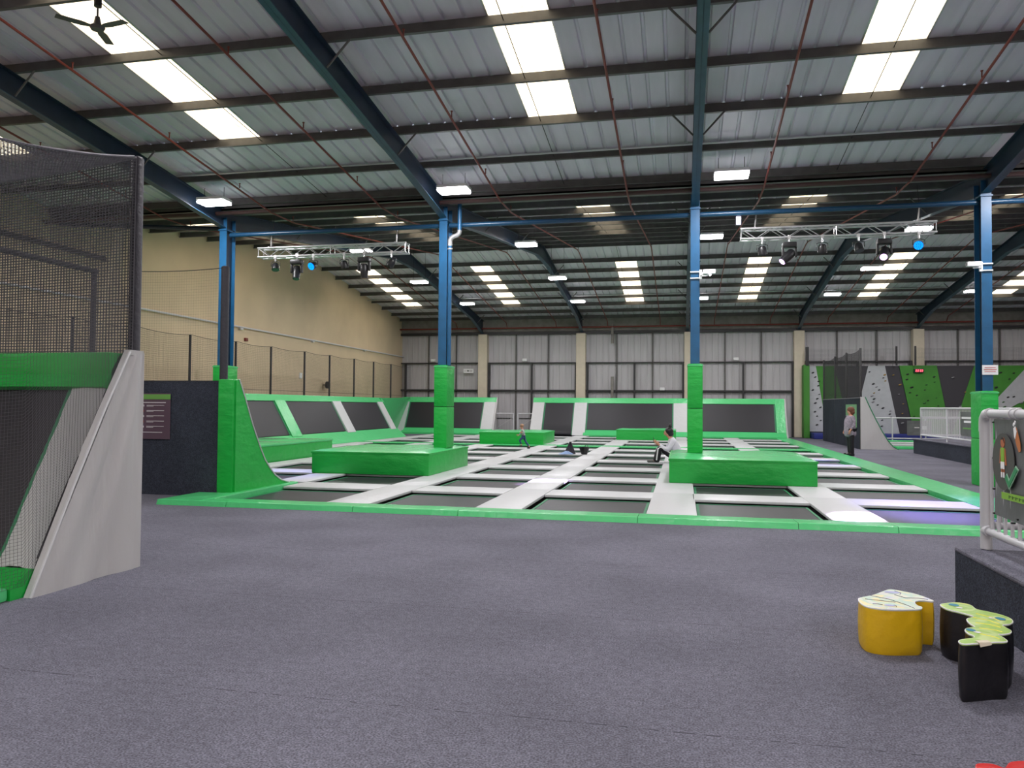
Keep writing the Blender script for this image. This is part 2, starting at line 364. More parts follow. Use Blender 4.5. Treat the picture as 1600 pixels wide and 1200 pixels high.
# sprinkler pipes
for i, c in enumerate([-13.1, -10.05, -7.13, -4.16, -1.21, 1.73, 4.68, 7.65, 10.6, 13.5]):
    z = lambda y: roofz(y)-0.42
    o = thing('sprinkler_pipe', (c, YR0+0.3, z(YR0+0.3)), 'red sprinkler pipe running away under the roof, %s from the left' % ORD[i], 'pipe', 'red sprinkler pipes')
    pts = [(c, 5.1, z(5.1)), (c, 17.6, z(17.6)-0.05), (c, 18.8, z(18.8)-0.05), (c, 31.3, z(31.3)), (c, 31.8, z(31.8)), (c, 44.3, z(44.3)), (c, 44.6, 6.15)]
    mb = MB(); mb.tube(pts, 0.022, 7); mb.build('pipe_run', M_RED, o, True)
    for y in [6+2.55*k for k in range(15)]:
        mb = MB(); mb.tube([(c, y, z(y)), (c, y, z(y)+0.10)], 0.012, 5); mb.tube([(c, y, z(y)+0.10), (c, y, z(y)+0.115)], 0.022, 6)
        mb.build('sprinkler_head', M_RED if y < 19 else M_PURLIN, o)
mb = MB(); mb.tube([(XL, 44.55, 6.15), (XR, 44.55, 6.15)], 0.045, 8)
tag(mb.build('sprinkler_main', M_RED, None, True), 'long red pipe running across the top of the far wall', 'pipe')
mb = MB(); mb.tube([(XL, 17.6, 6.42), (XR, 17.75, 6.42)], 0.05, 8)
tag(mb.build('sprinkler_main', mat('dull_red', (0.075, 0.035, 0.033, 1), 0.6), None, True), 'dull red main pipe along the valley above the columns', 'pipe')
# valley gutter
mb = MB(); mb.box(XL, XR, 17.85, 18.5, 6.56, 6.6); mb.box(XL, XR, 17.85, 17.87, 6.56, 6.78); mb.box(XL, XR, 18.48, 18.5, 6.56, 6.78)
struct(mb.build('trim_90', M_PURLIN), 'valley gutter')
# galvanised cable pipe across near roof
mb = MB(); mb.tube([(XL, 15.98, roofz(16)-0.15), (XR, 15.98, roofz(16)-0.15)], 0.02, 6)
tag(mb.build('conduit', M_ALU, None), 'thin galvanised conduit crossing under the near roof slope', 'pipe')
mb = MB(); mb.tube([(XL, 39.5, roofz(39.5)-0.2), (XR, 39.5, roofz(39.5)-0.2)], 0.02, 6)
tag(mb.build('conduit', M_ALU, None), 'thin conduit crossing under the far roof slope', 'pipe')
# columns
def column(X, padz, label, padlabel, x0=0.16):
    o = thing('steel_column', (X, YV, 0), label, 'column', 'blue steel columns')
    mb = MB(); mb.box(X-0.005, X+0.005, YV-0.2, YV+0.2, 0, 6.4); mb.build('web', M_BLUE2, o)
    for s in (-1, 1):
        mb = MB(); mb.box(X-0.1, X+0.1, YV+s*0.2-0.008, YV+s*0.2+0.008, 0, 6.4); mb.build('flange', M_BLUE, o)
    mb = MB(); mb.box(X-0.12, X+0.12, YV-0.24, YV+0.24, 6.06, 6.09); mb.build('cap_plate', M_BLUE, o)
    p0 = 0.575 if padz > 2.2 and X > -7 and X < 1 else 0.0
    if X < -7: p0 = 0.53
    q = thing('column_pad', (X, YV, p0), padlabel, 'padding', 'green column pads')
    mid = p0+(padz-p0)*0.5
    mb = MB(); mb.rbox(X-0.165, X+0.165, YV-0.31, YV+0.31, p0, mid-0.004, 0.03); mb.build('lower_wrap', M_GREEN, q, True)
    mb = MB(); mb.rbox(X-0.165, X+0.165, YV-0.31, YV+0.31, mid, padz, 0.03); mb.build('upper_wrap', M_GREEN, q, True)
    mb = MB(); mb.box(X-0.171, X+0.171, YV-0.316, YV+0.316, padz-0.05, padz-0.02); mb.build('strap', M_GREEN2, q)
CL = ['leftmost blue steel column, behind the dark carpeted wall', 'blue steel column with a rainwater pipe, rising from left platform', 'blue steel column rising from the right green platform', 'blue steel column at the right edge with a white notice']
PL = ['green padding round the leftmost column, showing above the carpeted wall', 'tall green pad wrapped round the column on the left platform', 'tall green pad wrapped round the column on the right platform', 'green pad wrapped round the column behind the white railing']
for X, pz, a, b in zip(FX[:4], (2.58, 2.56, 2.57, 1.98), CL, PL): column(X, pz, a, b)
for i in range(3):
    a, b = FX[i]+0.11, FX[i+1]-0.11
    mb = MB(); mb.tube([(a, YV-0.05, 5.97), (b, YV-0.05, 5.97)], 0.058, 12)
    tag(mb.build('tie_tube', M_TUBE, None, True, org=(a, YV, 5.97)), 'blue round tie tube joining column tops, %s from the left' % ORD[i], 'beam', 'tie tubes between columns')
mb = MB(); mb.tube([(FX[3]+0.11, YV-0.05, 5.97), (FX[4], YV-0.05, 5.97)], 0.058, 12)
tag(mb.build('tie_tube', M_TUBE, None, True, org=(FX[3], YV, 5.97)), 'blue tie tube leaving the rightmost column toward the right', 'beam', 'tie tubes between columns')
mb = MB(); mb.tube([(XL, 18.15, 6.5), (FX[0]-0.1, 18.15, 6.15)], 0.06, 8)
tag(mb.build('tie_tube', M_BLUE2, None, True, org=(XL, 18.15, 6.5)), 'dark tie bar from the leftmost column to the side wall', 'beam')
for i, c in enumerate([(8.8, 'right'),]): pass
# downpipe on second column
o = thing('rainwater_pipe', (-5.50, 18.0, 0.6), 'blue rainwater downpipe with a swan neck beside the second column', 'pipe')
mb = MB(); mb.tube([(-5.49, 17.98, 2.56), (-5.49, 17.98, 5.50)], 0.05, 12); mb.build('pipe_run', M_BLUE, o, True)
mb = MB(); mb.tube([(-5.49, 17.98, 5.45), (-5.49, 17.98, 5.58), (-5.46, 17.98, 5.64), (-5.39, 17.98, 5.68), (-5.31, 17.98, 5.70), (-5.26, 17.98, 5.75), (-5.25, 17.98, 5.82)], 0.055, 12); mb.build('swan_neck', M_ALU, o, True)
mb = MB(); mb.tube([(-5.25, 17.98, 5.82), (-5.25, 17.98, 6.56)], 0.05, 12); mb.build('pipe_run', M_BLUE, o, True)
mb = MB(); mb.tube([(-5.49, 17.98, 5.36), (-5.49, 17.98, 5.39)], 0.062, 12); mb.box(-5.60, -5.49, 17.97, 17.99, 5.365, 5.385); mb.build('pipe_clip', M_ALU, o)
# cctv cameras
for X, s, lb in ((0.28, 1, 'white security camera clamped to the column on the right platform'), (6.21, -1, 'white security camera clamped to the rightmost column')):
    o = thing('security_camera', (X, 17.93, 4.5), lb, 'camera', 'white security cameras')
    for z in (4.50, 4.64):
        mb = MB(); mb.box(X-0.11, X+0.11, 17.91, 17.94, z-0.012, z+0.012); mb.build('clamp', M_W, o)
    mb = MB(); mb.box(X+s*0.12-0.03, X+s*0.12+0.03, 17.9, 17.94, 4.48, 4.68); mb.tube([(X+s*0.12, 17.9, 4.56), (X+s*0.3, 17.8, 4.54)], 0.02, 6); mb.build('bracket', M_W, o)
    mb = MB(); mb.rbox(min(X+s*0.16, X+s*0.44), max(X+s*0.16, X+s*0.44), 17.72, 17.82, 4.56, 4.66, 0.02); hs = mb.build('housing', M_W, o, True)
    mb = MB(); xx = X+s*0.44; mb.tube([(xx, 17.77, 4.61), (xx+s*0.012, 17.77, 4.61)], 0.035, 10); mb.build('lens', M_BLACK, hs)

# ------------------------------------------------------------ LED lamps
def make_lamp(loc, label, sl):
    x, y, z = loc
    o = thing('led_lamp', loc, label, 'lamp', 'white LED roof lamps')
    mb = MB(); mb.rbox(x-0.35, x+0.35, y-0.21, y+0.21, z, z+0.07, 0.015); hs = mb.build('housing', M_W, o)
    mb = MB(); mb.rbox(x-0.345, x+0.345, y-0.205, y+0.205, z-0.07, z-0.002, 0.03); mb.build('diffuser', M_LED, hs, True)
    for s in (-0.26, 0.26):
        mb = MB(); mb.tube([(x+s, y, z+0.06), (x+s, y, roofz(y)-0.2)], 0.006, 5); mb.tube([(x+s, y, z+0.05), (x+s, y, z+0.10)], 0.02, 6); mb.build('hanger', M_DARK, o)
    return o
LAMPS = [((-10.97, 16.6, 6.44), 'near row, beside the leftmost rafter'), ((-4.99, 16.6, 6.42), 'near row, beside the second column'), ((0.99, 16.6, 6.43), 'near row, right of the third rafter'), ((6.95, 16.6, 6.44), 'near row, out beyond the rightmost column'),
         ((-10.9, 25.2, 6.95), 'second row, behind the left lighting truss'), ((-5.06, 25.2, 6.97), 'second row, right of the rainwater pipe'), ((0.90, 25.2, 7.0), 'second row, right of the third column'), ((6.9, 25.2, 7.0), 'second row, behind the right end of the right truss'),
         ((-10.86, 31.2, 6.82), 'ridge row, left of the second column'), ((-4.96, 31.2, 6.82), 'ridge row, beside the kinked rafter in the middle'), ((0.75, 31.2, 6.82), 'ridge row, behind the security camera'), ((6.91, 31.2, 6.86), 'ridge row, behind the right truss'), ((12.9, 31.2, 6.9), 'ridge row, far right'),
         ((-10.91, 38.9, 6.9), 'far row, leftmost'), ((-5.13, 38.9, 6.9), 'far row, second from the left'), ((0.875, 38.9, 6.93), 'far row, third, beside the third column'), ((6.90, 38.9, 6.98), 'far row, fourth from the left'), ((12.9, 38.9, 6.98), 'far row, beside the rightmost column')]
for loc, lb in LAMPS:
    make_lamp(loc, 'white LED roof lamp, '+lb, 0)
    lamp_light((loc[0], loc[1], loc[2]-0.085), LAMP_POWER, 0.66, 0.3)
# lamps of the hall behind and beside the camera
for y in (8.3, 0.0, -5.5):
    for x in (-10.9, -4.95, 1.0, 7.0, 13.0):
        make_lamp((x, y, roofz(y)-1.2), 'white LED panel lamp hanging above the camera end of hall', 0)
        lamp_light((x, y, roofz(y)-1.285), LAMP_POWER, 0.66, 0.3)
for x in (13.0, 19.0, 25.0):
    for y in (16.6, 31.0):
        if x < 14 and y > 20: continue
        make_lamp((x+0.01, y+0.3, roofz(y)-0.9), 'white LED panel lamp at the far right side of hall', 0)
        lamp_light((x+0.01, y+0.3, roofz(y)-0.985), LAMP_POWER, 0.66, 0.3)

# ------------------------------------------------------------ trampoline court
PADX = [-12.85, -10.27, -7.72, -5.16, -2.72, -0.15, 2.40]
CELLS = [(-12.50, -10.62), (-9.92, -8.09), (-7.35, -5.53), (-4.79, -3.09), (-2.35, -0.48), (0.17, 2.04), (2.75, 4.58)]
NR = [11.45, 14.38, 17.2, 20.05, 22.9, 25.75, 28.5, 31.08, 33.9, 36.75, 39.5]
BK = [13.48, 16.32, 19.17, 22.0, 24.85, 27.7, 30.31, 33.1, 35.95, 38.75, 41.05]
PZ = 0.052
ROWS = ['front row', 'second row', 'third row', 'fourth row', 'fifth row', 'sixth row', 'seventh row', 'eighth row', 'ninth row', 'tenth row', 'farthest row']
COLN = ['leftmost column', 'second column from left', 'third column from left', 'fourth column from left', 'fifth column from left', 'sixth column, at right platform', 'rightmost column']
ROWN = ['front row']+['%s row from the front' % ORD[i] for i in range(1, 11)]
SKIP = {(2, 2), (5, 2), (2, 7), (4, 9)}
def has_cell(c, r):
    if (c, r) in SKIP: return False
    if c == 0: return r >= 4
    if c == 1: return r >= 1
    return True
def trampoline(x0, x1, y0, y1, label):
    o = thing('trampoline', ((x0+x1)/2, (y0+y1)/2, 0), label, 'trampoline', 'floor trampolines of the court')
    g = 0.055
    mb = MB(); n = 8
    vs = []
    for j in range(n+1):
        for i in range(n+1):
            u, v = i/n, j/n; sag = -0.03*math.sin(math.pi*u)*math.sin(math.pi*v)
            vs.append((x0+g+(x1-x0-2*g)*u, y0+g+(y1-y0-2*g)*v, -0.015+sag))
    mb.add(vs, [(j*(n+1)+i, j*(n+1)+i+1, (j+1)*(n+1)+i+1, (j+1)*(n+1)+i) for j in range(n) for i in range(n)])
    jm = mb.build('jumping_mat', M_MAT, o, True)
    mb = MB(); a, b, c, d = x0+g, x1-g, y0+g, y1-g; e = 0.04
    for q in ((a, a+e, c, d), (b-e, b, c, d), (a, b, d-e, d), (a, b, c, c+e)): mb.box(q[0], q[1], q[2], q[3], -0.018, -0.010)
    mb.build('edge_webbing', M_TRIM, jm)
    return o
for r in range(11):
    for c, (x0, x1) in enumerate(CELLS):
        if has_cell(c, r): trampoline(x0, x1, NR[r], BK[r], 'dark floor trampoline, %s, %s' % (ROWS[r], COLN[c]))
def pad(x0, x1, y0, y1, label, m, name='floor_pad', group='grey floor pads', z1=PZ, r=0.014):
    mb = MB(); mb.rbox(x0+0.003, x1-0.003, y0+0.003, y1-0.003, 0.006, z1, r)
    return tag(mb.build(name, m, None, True, org=((x0+x1)/2, (y0+y1)/2, 0)), label, 'padding', group)
# pads running away from the camera
for i, c in enumerate(PADX):
    for r in range(11):
        y0 = NR[r]; y1 = (NR[r+1] if r < 10 else 41.15)
        if c < -12 and r < 4: continue
        if c < -9 and r < 1: continue
        if i == 2 and r == 0: continue
        if i == 2 and r == 2: y1 = y1
        green = r == 6
        pad(c-0.365, c+0.365, y0, y1 if not green else 30.31, 'light grey lengthwise pad beside the %s, %s line from left' % (ROWS[r], ORD[i]), M_GREY)
        if green: pad(c-0.365, c+0.365, 30.31, 31.08, 'green crossing pad behind the seventh trampoline row, %s line from left' % ORD[i], M_GREEN2, group='green cross pads')
# pads running across
for r in range(10):
    for c, (x0, x1) in enumerate(CELLS):
        if not (has_cell(c, r) or has_cell(c, r+1)): continue
        if c == 1 and r == 0:
            pass
        g = r == 6
        xa, xb = x0-0.0, x1+0.0
        if c == 6: xb = x1+0.02
        pad(xa, xb, BK[r], NR[r+1], '%s cross pad behind the %s, %s' % ('green' if g else 'light grey', ROWS[r], COLN[c]), M_GREEN2 if g else M_GREY, group='green cross pads' if g else 'grey floor pads')
# green front edge
edges = [-8.12, -6.9, -4.8, -3.17, -0.6, 1.5, 2.72, 5.3]
for i, (a, b) in enumerate(zip(edges, edges[1:])):
    mb = MB(); y0, y1 = 10.88, 11.45
    mb.prism([(a+0.004, y0, 0.0), (a+0.004, y0+0.03, 0.075), (a+0.004, y0+0.06, 0.082), (a+0.004, y1, 0.058), (a+0.004, y1, -0.04), (a+0.004, y0+0.08, -0.04)], (b-a-0.008, 0, 0))
    tag(mb.build('edge_pad', M_GREEN2, None, org=((a+b)/2, 11.1, 0)), 'green edge pad along the front of the court, %s from the left' % ORD[i], 'padding', 'green edge pads')
for r in range(11):
    y0 = NR[r]; y1 = NR[r+1] if r < 10 else 41.15
    mb = MB(); x0, x1 = 4.60, 5.3
    mb.prism([(x0, y0+0.004, -0.04), (x0, y0+0.004, 0.058), (x1-0.06, y0+0.004, 0.08), (x1-0.03, y0+0.004, 0.075), (x1, y0+0.004, 0), (x1-0.06, y0+0.004, -0.04)][::-1], (0, y1-y0-0.008, 0))
    tag(mb.build('edge_pad', M_GREEN2, None, org=((x0+x1)/2, (y0+y1)/2, 0)), 'green edge pad down the right side of the court, beside the %s' % ROWS[r], 'padding', 'green edge pads')
mb = MB(); mb.prism([(-8.15, 11.0, 0.0), (-8.1, 11.0, 0.08), (-7.38, 11.0, 0.085), (-7.38, 11.0, -0.04), (-8.1, 11.0, -0.04)][::-1], (0, 0.98, 0)); 
mb.rbox(-7.62, -7.36, 11.3, 14.1, -0.04, 0.085, 0.02)
tag(mb.build('edge_pad', M_GREEN2, None, org=(-7.7, 12, 0)), 'green edge pad at the front left corner, against the tall green upright', 'padding', 'green edge pads')
# raised platforms
def platform(x0, x1, y0, y1, h, label, z0=PZ):
    o = thing('padded_platform', ((x0+x1)/2, (y0+y1)/2, z0), label, 'platform', 'green padded platforms')
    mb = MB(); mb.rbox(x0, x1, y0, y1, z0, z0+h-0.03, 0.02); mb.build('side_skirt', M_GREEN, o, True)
    mb = MB(); n = 16; top = z0+h
    vs = []
    random.seed(int(x0*10))
    for j in range(n+1):
        for i in range(n+1):
            u, v = i/n, j/n; e = min(u, v, 1-u, 1-v)
            zz = top-0.03*(1 if e == 0 else 0)+(random.random()-0.5)*0.010+ (0.012*math.sin(u*7+v*3) if e > 0 else 0)
            vs.append((x0-0.012+(x1-x0+0.024)*u, y0-0.012+(y1-y0+0.024)*v, zz))
    mb.add(vs, [(j*(n+1)+i, j*(n+1)+i+1, (j+1)*(n+1)+i+1, (j+1)*(n+1)+i) for j in range(n) for i in range(n)])
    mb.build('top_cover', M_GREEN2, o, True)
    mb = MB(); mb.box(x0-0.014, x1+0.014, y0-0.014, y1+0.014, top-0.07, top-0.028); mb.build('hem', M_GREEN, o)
platform(-8.17, -5.40, 16.27, 19.45, 0.52, 'large green padded platform around the second column, left of centre')
platform(-0.26, 2.60, 16.27, 19.5, 0.52, 'large green padded platform around the third column, at the right')
platform(-8.10, -5.45, 30.9, 33.7, 0.50, 'smaller distant green platform behind the running child')
platform(-3.0, -0.3, 36.55, 38.8, 0.50, 'small distant green platform in front of the end wall')

# ------------------------------------------------------------ leaning trampoline walls
def prism_uv(mb, org, u, v, poly, a0, a1):
    # poly in (d,z) extruded from a0 to a1 along u
    org = Vector(org); u = Vector(u); v = Vector(v)
    pts = [org+u*a0+v*d+Vector((0, 0, z)) for d, z in poly]
    mb.prism(pts, u*(a1-a0))
def slab(d0, z0, d1, z1, t):  # sheet from (d0,z0) to (d1,z1) with thickness t to the back
    n = Vector((z1-z0, -(d1-d0))).normalized()
    return [(d0, z0), (d1, z1), (d1+n.x*t, z1+n.y*t), (d0+n.x*t, z0+n.y*t)]
def lean_wall(name, label, org, u, v, L, segs, bot=(0.45, 0.36), top=(1.30, 1.80), cap=(1.42, 2.06), apron=True, skipapron=()):
    o = thing(name, org, label, 'trampoline wall')
    mb = MB(); prism_uv(mb, org, u, v, [(bot[0]+0.06, 0.0), (bot[0]+0.06, bot[1]-0.02), (top[0]+0.08, top[1]), (cap[0]+0.2, cap[1]-0.06), (cap[0]+0.25, 0.0)], 0.0, L); mb.build('frame', M_PIT, o)
    mb = MB(); prism_uv(mb, org, u, v, [(top[0]-0.05, top[1]-0.02), (cap[0]-0.02, cap[1]-0.03), (cap[0], cap[1]), (cap[0]+0.22, cap[1]), (cap[0]+0.26, cap[1]-0.35), (top[0]+0.05, top[1]-0.08)], -0.02, L+0.02); mb.build('top_pad', M_GREEN2, o)
    for a0, a1, kind in segs:
        if kind == 'mat' or kind == 'matlow':
            b0 = bot if kind == 'mat' else (0.25, 0.10)
            e = 0.03
            mb = MB(); n = 10
            pts = []
            for k in range(n+1):
                t = k/n
                if kind == 'mat': pts.append((b0[0]+(top[0]-b0[0])*t, b0[1]+(top[1]-b0[1])*t))
            if kind == 'matlow': pts = [(0.10, 0.085), (0.26, 0.10), (0.38, 0.17), (0.44, 0.30), (0.47, 0.42)]+[(0.47+(top[0]-0.47)*k/6, 0.42+(top[1]-0.42)*k/6) for k in range(1, 7)]; n = len(pts)-1
            og = Vector(org); U = Vector(u); V = Vector(v)
            vs = [og+U*(a0+e)+V*d+Vector((0, 0, z)) for d, z in pts]+[og+U*(a1-e)+V*d+Vector((0, 0, z)) for d, z in pts]
            mb.add(vs, [(i, i+1, n+1+i+1, n+1+i) for i in range(n)]); jm = mb.build('jumping_mat', M_MAT, o, True)
            mb = MB()
            for aa in (a0, a1-0.07):
                vs = [og+U*aa+V*(d-0.006)+Vector((0, 0, z+0.004)) for d, z in pts]+[og+U*(aa+0.07)+V*(d-0.006)+Vector((0, 0, z+0.004)) for d, z in pts]
                mb.add(vs, [(i, i+1, n+1+i+1, n+1+i) for i in range(n)])
            mb.build('edge_webbing', M_TRIM, jm)
        else:
            m = M_GREY if 'grey' in kind else M_GREEN2
            mb = MB()
            poly = slab(bot[0]-0.1 if 'low' not in kind else 0.1, bot[1]-0.06 if 'low' not in kind else 0.06, top[0]-0.06, top[1]+0.0, 0.12)
            prism_uv(mb, org, u, v, poly, a0, a1); mb.build('side_pad', m, o)
    if apron:
        for a0, a1 in apron:
            mb = MB(); prism_uv(mb, org, u, v, [(0, 0.0), (0.0, 0.09), (bot[0]-0.02, bot[1]-0.02), (bot[0]+0.04, 0.0)], a0, a1); mb.build('apron_pad', M_GREEN2, o)
    return o
fx = -8.05
o = lean_wall('trampoline_wall', 'long leaning trampoline wall at the far end, right of the gap', (fx, 41.2, 0), (1, 0, 0), (0, 1, 0), 13.2,
  [(0.0, 0.62, 'greylow'), (0.62, 2.3, 'matlow'), (2.3, 2.98, 'greylow'), (2.98, 7.6, 'mat'), (7.6, 8.3, 'grey'), (8.3, 12.75, 'mat'), (12.75, 13.2, 'green')], apron=[(2.9, 13.2)])
mb = MB(); prism_uv(mb, (fx, 41.2, 0), (1, 0, 0), (0, 1, 0), [(0.0, 0.0), (0.45, 0.34), (1.28, 1.8), (1.42, 2.06), (1.68, 2.06), (1.75, 0.0)], 13.2, 13.28); mb.build('end_cap', M_GREYR, o)
o = lean_wall('trampoline_wall', 'leaning trampoline wall at the far end, left of the gap', (-15.7, 41.2, 0), (1, 0, 0), (0, 1, 0), 5.5,
  [(0.0, 0.42, 'greylow'), (0.42, 4.85, 'mat'), (4.85, 5.5, 'grey')], apron=[(0.35, 5.5)])
mb = MB(); prism_uv(mb, (-15.7, 41.2, 0), (1, 0, 0), (0, 1, 0), [(0.3, 0.0), (0.45, 0.34), (1.28, 1.8), (1.42, 2.06), (1.68, 2.06), (1.75, 0.0)], 5.5, 5.58); mb.build('end_cap', M_GREYR, o)
lean_wall('trampoline_wall', 'leaning trampoline wall along the left side wall', (-13.2, 14.2, 0), (0, 1, 0), (-1, 0, 0), 22.0,
  [(0, 3.3, 'mat'), (3.3, 4.1, 'green'), (4.1, 11.4, 'mat'), (11.4, 12.15, 'green'), (12.15, 16.15, 'mat'), (16.15, 16.95, 'grey'), (16.95, 21.1, 'mat'), (21.1, 21.75, 'grey')],
  bot=(0.50, 0.50), top=(1.20, 1.74), cap=(1.32, 1.95), apron=[(8.4, 22.0)])
mb = MB()
tl, tr, br, bl = Vector((-14.45, 35.9, 1.93)), Vector((-15.3, 42.55, 2.02)), Vector((-15.65, 41.3, 0.1)), Vector((-13.7, 36.0, 0.25))
mb.add([tl, tr, br, bl, tl+Vector((-0.6, 0.3, 0)), tr+Vector((-0.6, 0.3, 0)), br+Vector((-0.6, 0.3, 0)), bl+Vector((-1.4, 0.3, 0))], [(0, 1, 2, 3), (4, 7, 6, 5), (0, 4, 5, 1), (1, 5, 6, 2), (2, 6, 7, 3), (3, 7, 4, 0)])
tag(mb.build('corner_pad', M_GREEN2, None, org=(-14.5, 38, 0)), 'green padded corner infill where the left and far walls meet', 'padding')
# deck behind the divider
o = thing('padded_bench', (-12, 18, 0), 'long green padded bench along the left side wall', 'platform')
mb = MB(); mb.rbox(-13.75, -10.66, 14.2, 22.6, 0.0, 0.50, 0.02); mb.build('front_skirt', M_GREEN, o, True)
mb = MB()
for k, (a, b) in enumerate([(14.2, 16.3), (16.3, 18.4), (18.4, 20.5), (20.5, 22.6)]): mb.rbox(-13.75, -10.63, a+0.005, b-0.005, 0.48, 0.53, 0.02)
mb.build('top_cover', M_GREEN2, o, True)
# green divider (quarter pipe seen from its end and its back)
o = thing('padded_divider', (-9.5, 12.3, 0), 'quarter-pipe divider with dark carpeted back and green padded end', 'padding')
mb = MB(); mb.box(-16.65, -7.80, 12.06, 12.14, 0, 1.98); mb.build('carpeted_back', M_CARPETD, o)
mb = MB(); mb.rbox(-7.79, -7.50, 12.0, 12.16, 0.0, 2.02, 0.03); mb.build('front_pad', M_GREEN, o, True)
prof = [(12.05, 0.06), (12.05, 2.0), (12.14, 2.02), (12.33, 1.70), (12.58, 1.24), (12.85, 0.82), (13.03, 0.58), (13.2, 0.42), (13.4, 0.27), (13.62, 0.165), (13.95, 0.085), (13.95, 0.06)]
mb = MB(); mb.prism([(-7.53, y, z) for y, z in prof], (0.06, 0, 0)); mb.build('end_cap', M_GREEN, o)
mb = MB(); mb.tube([(-7.47, y, z) for y, z in prof[2:-1]], 0.016, 6); mb.build('piping', M_GREY, o)
mb = MB(); mb.prism([(-16.0, y, z-0.02) for y, z in [(12.14, 0.06)]+prof[2:-1]], (8.46, 0, 0)); mb.build('riding_surface', M_MAT, o)
def sign_board(org, ux, w_, h, label, base, rows, name='notice_board', n=(0, -1, 0), cat='sign'):
    # ux: unit vector along the board's width; org: lower-left corner
    o = thing(name, org, label, cat)
    org = Vector(org); ux = Vector(ux); n = Vector(n); Z = Vector((0, 0, 1))
    def rect(m, x0, x1, z0, z1, d, nm):
        a = org+ux*x0+Z*z0+n*d; mb = MB(); mb.prism([a, a+ux*(x1-x0), a+ux*(x1-x0)+Z*(z1-z0), a+Z*(z1-z0)], -n*0.006); return mb.build(nm, m, par)
    par = o; par = rect(base, 0, w_, 0, h, 0.006, 'panel')
    for x0, x1, z0, z1, m, nm in rows: rect(m, x0*w_, x1*w_, z0*h, z1*h, 0.010, nm)
    return o
M_PURP = m_flat('sign_purple', 92, 72, 88, 0.3); M_SG = m_flat('sign_green', 105, 160, 80, 0.3); M_TXT = m_flat('sign_text', 205, 200, 205)
rows = [(0, 1, 0.87, 0.98, M_SG, 'header_band'), (0.02, 0.85, 0.79, 0.81, M_TXT, 'text_line')]
for k in range(5):
    z = 0.72-0.115*k
    rows += [(0.08, 0.16, z-0.01, z+0.03, M_TXT if k % 2 == 0 else M_RED, 'bullet_icon'), (0.24, 0.80, z+0.012, z+0.024, M_TXT, 'text_line'), (0.24, 0.46, z-0.008, z+0.004, M_TXT, 'text_line')]
rows += [(0.0, 0.75, 0.14, 0.155, M_TXT, 'text_line')]
sign_board((-9.36, 12.05, 0.97), (1, 0, 0), 0.62, 0.80, 'purple and green rules poster on the dark carpeted wall', M_PURP, rows, 'rules_poster')

# ------------------------------------------------------------ netting
def strands(mb, P, nu, nv, su, sv, r):
    # P(u,v) surface; nu lines of constant u, nv lines of constant v; su/sv samples along
    def line(pts):
        k = len(mb.v); n = len(pts)
        for i, p in enumerate(pts):
            t = (pts[min(i+1, n-1)]-pts[max(i-1, 0)]).normalized()
            a = t.cross(Vector((0.31, 0.52, 0.79))).normalized(); b = t.cross(a)
            for th in (0, 2.094, 4.189): mb.v.append(tuple(p+a*math.cos(th)*r+b*math.sin(th)*r))
        for i in range(n-1):
            for q in range(3):
                mb.f.append((k+i*3+q, k+i*3+(q+1) % 3, k+(i+1)*3+(q+1) % 3, k+(i+1)*3+q)); mb.mi.append(0)
    for i in range(nu+1): line([P(i/nu, j/sv) for j in range(sv+1)])
    for j in range(nv+1): line([P(i/su, j/nv) for i in range(su+1)])
def bil(a, b, c, d, sag=0.0, topsag=0.0):
    a, b, c, d = map(Vector, (a, b, c, d))
    def P(u, v):
        p = a*(1-u)*(1-v)+b*u*(1-v)+c*u*v+d*(1-u)*v
        return p-Vector((0, 0, topsag*4*u*(1-u)*v+sag*4*u*(1-u)*4*v*(1-v)))
    return P
# near-left dodgeball cage
XN = -5.27
ZB = lambda y: max(0.1, min(2.05, (y-5.42)/1.08*1.95+0.05))
o = thing('safety_net', (XN, 4, 0), 'grey netting cage around the court at the left edge', 'net')
def side(u, v):
    y = 6.62-5.6*u
    zt = 4.02-0.42*4*u*(1-u)-0.0
    z = ZB(y)+(zt-ZB(y))*v
    return Vector((XN-0.05*math.sin(math.pi*u)*v+0.012*math.sin(37*u+9*v), y, z))
mb = MB(); strands(mb, side, 160, 130, 60, 40, 0.0015); mb.build('side_netting', M_NETL, o)
mb = MB(); mb.tube([side(i/40, 1)+Vector((0, 0, 0.0)) for i in range(41)], 0.013, 6); mb.build('head_rope', M_ROPE, o)
mb = MB(); mb.tube([side(i/60*0.19, 0) for i in range(61)], 0.008, 5); mb.build('foot_rope', M_NET, o)
back = bil((XN, 6.66, 2.08), (-12.0, 6.66, 2.08), (-12.0, 6.66, 4.02), (XN, 6.66, 4.02), topsag=0.22)
mb = MB(); strands(mb, back, 200, 64, 40, 10, 0.0062); mb.build('back_netting', M_NETL, o)
mb = MB(); mb.tube([back(i/40, 1) for i in range(41)], 0.013, 6); mb.build('head_rope', M_ROPE, o)
roofn = lambda u, v: Vector((XN-6.7*u, 6.64-5.6*v, 4.02-0.22*4*u*(1-u)*(1-v)-0.42*4*v*(1-v)*(1-u)-0.08*math.sin(math.pi*u)*math.sin(math.pi*v)))
mb = MB(); strands(mb, roofn, 180, 150, 40, 40, 0.0034); mb.build('roof_netting', mat('roof_net_cord', (0.16, 0.15, 0.18, 1), 0.7), o)
def post(x, y, z0, z1, label, r=0.05, m=None, name='net_post'):
    mb = MB(); mb.tube([(x, y, z0), (x, y, z1-0.02), (x, y, z1)], [r, r, r*0.75], 12)
    return tag(mb.build(name, m or M_POSTPAD, None, True, org=(x, y, z0)), label, 'post', 'net posts')
post(-5.33, 6.76, 0.0, 4.06, 'thick dark padded net post above the grey ramp, near left', 0.058)
o = thing('cage_support', (-9.88, 11.5, 0), 'dark steel net frame standing behind the near left cage', 'post')
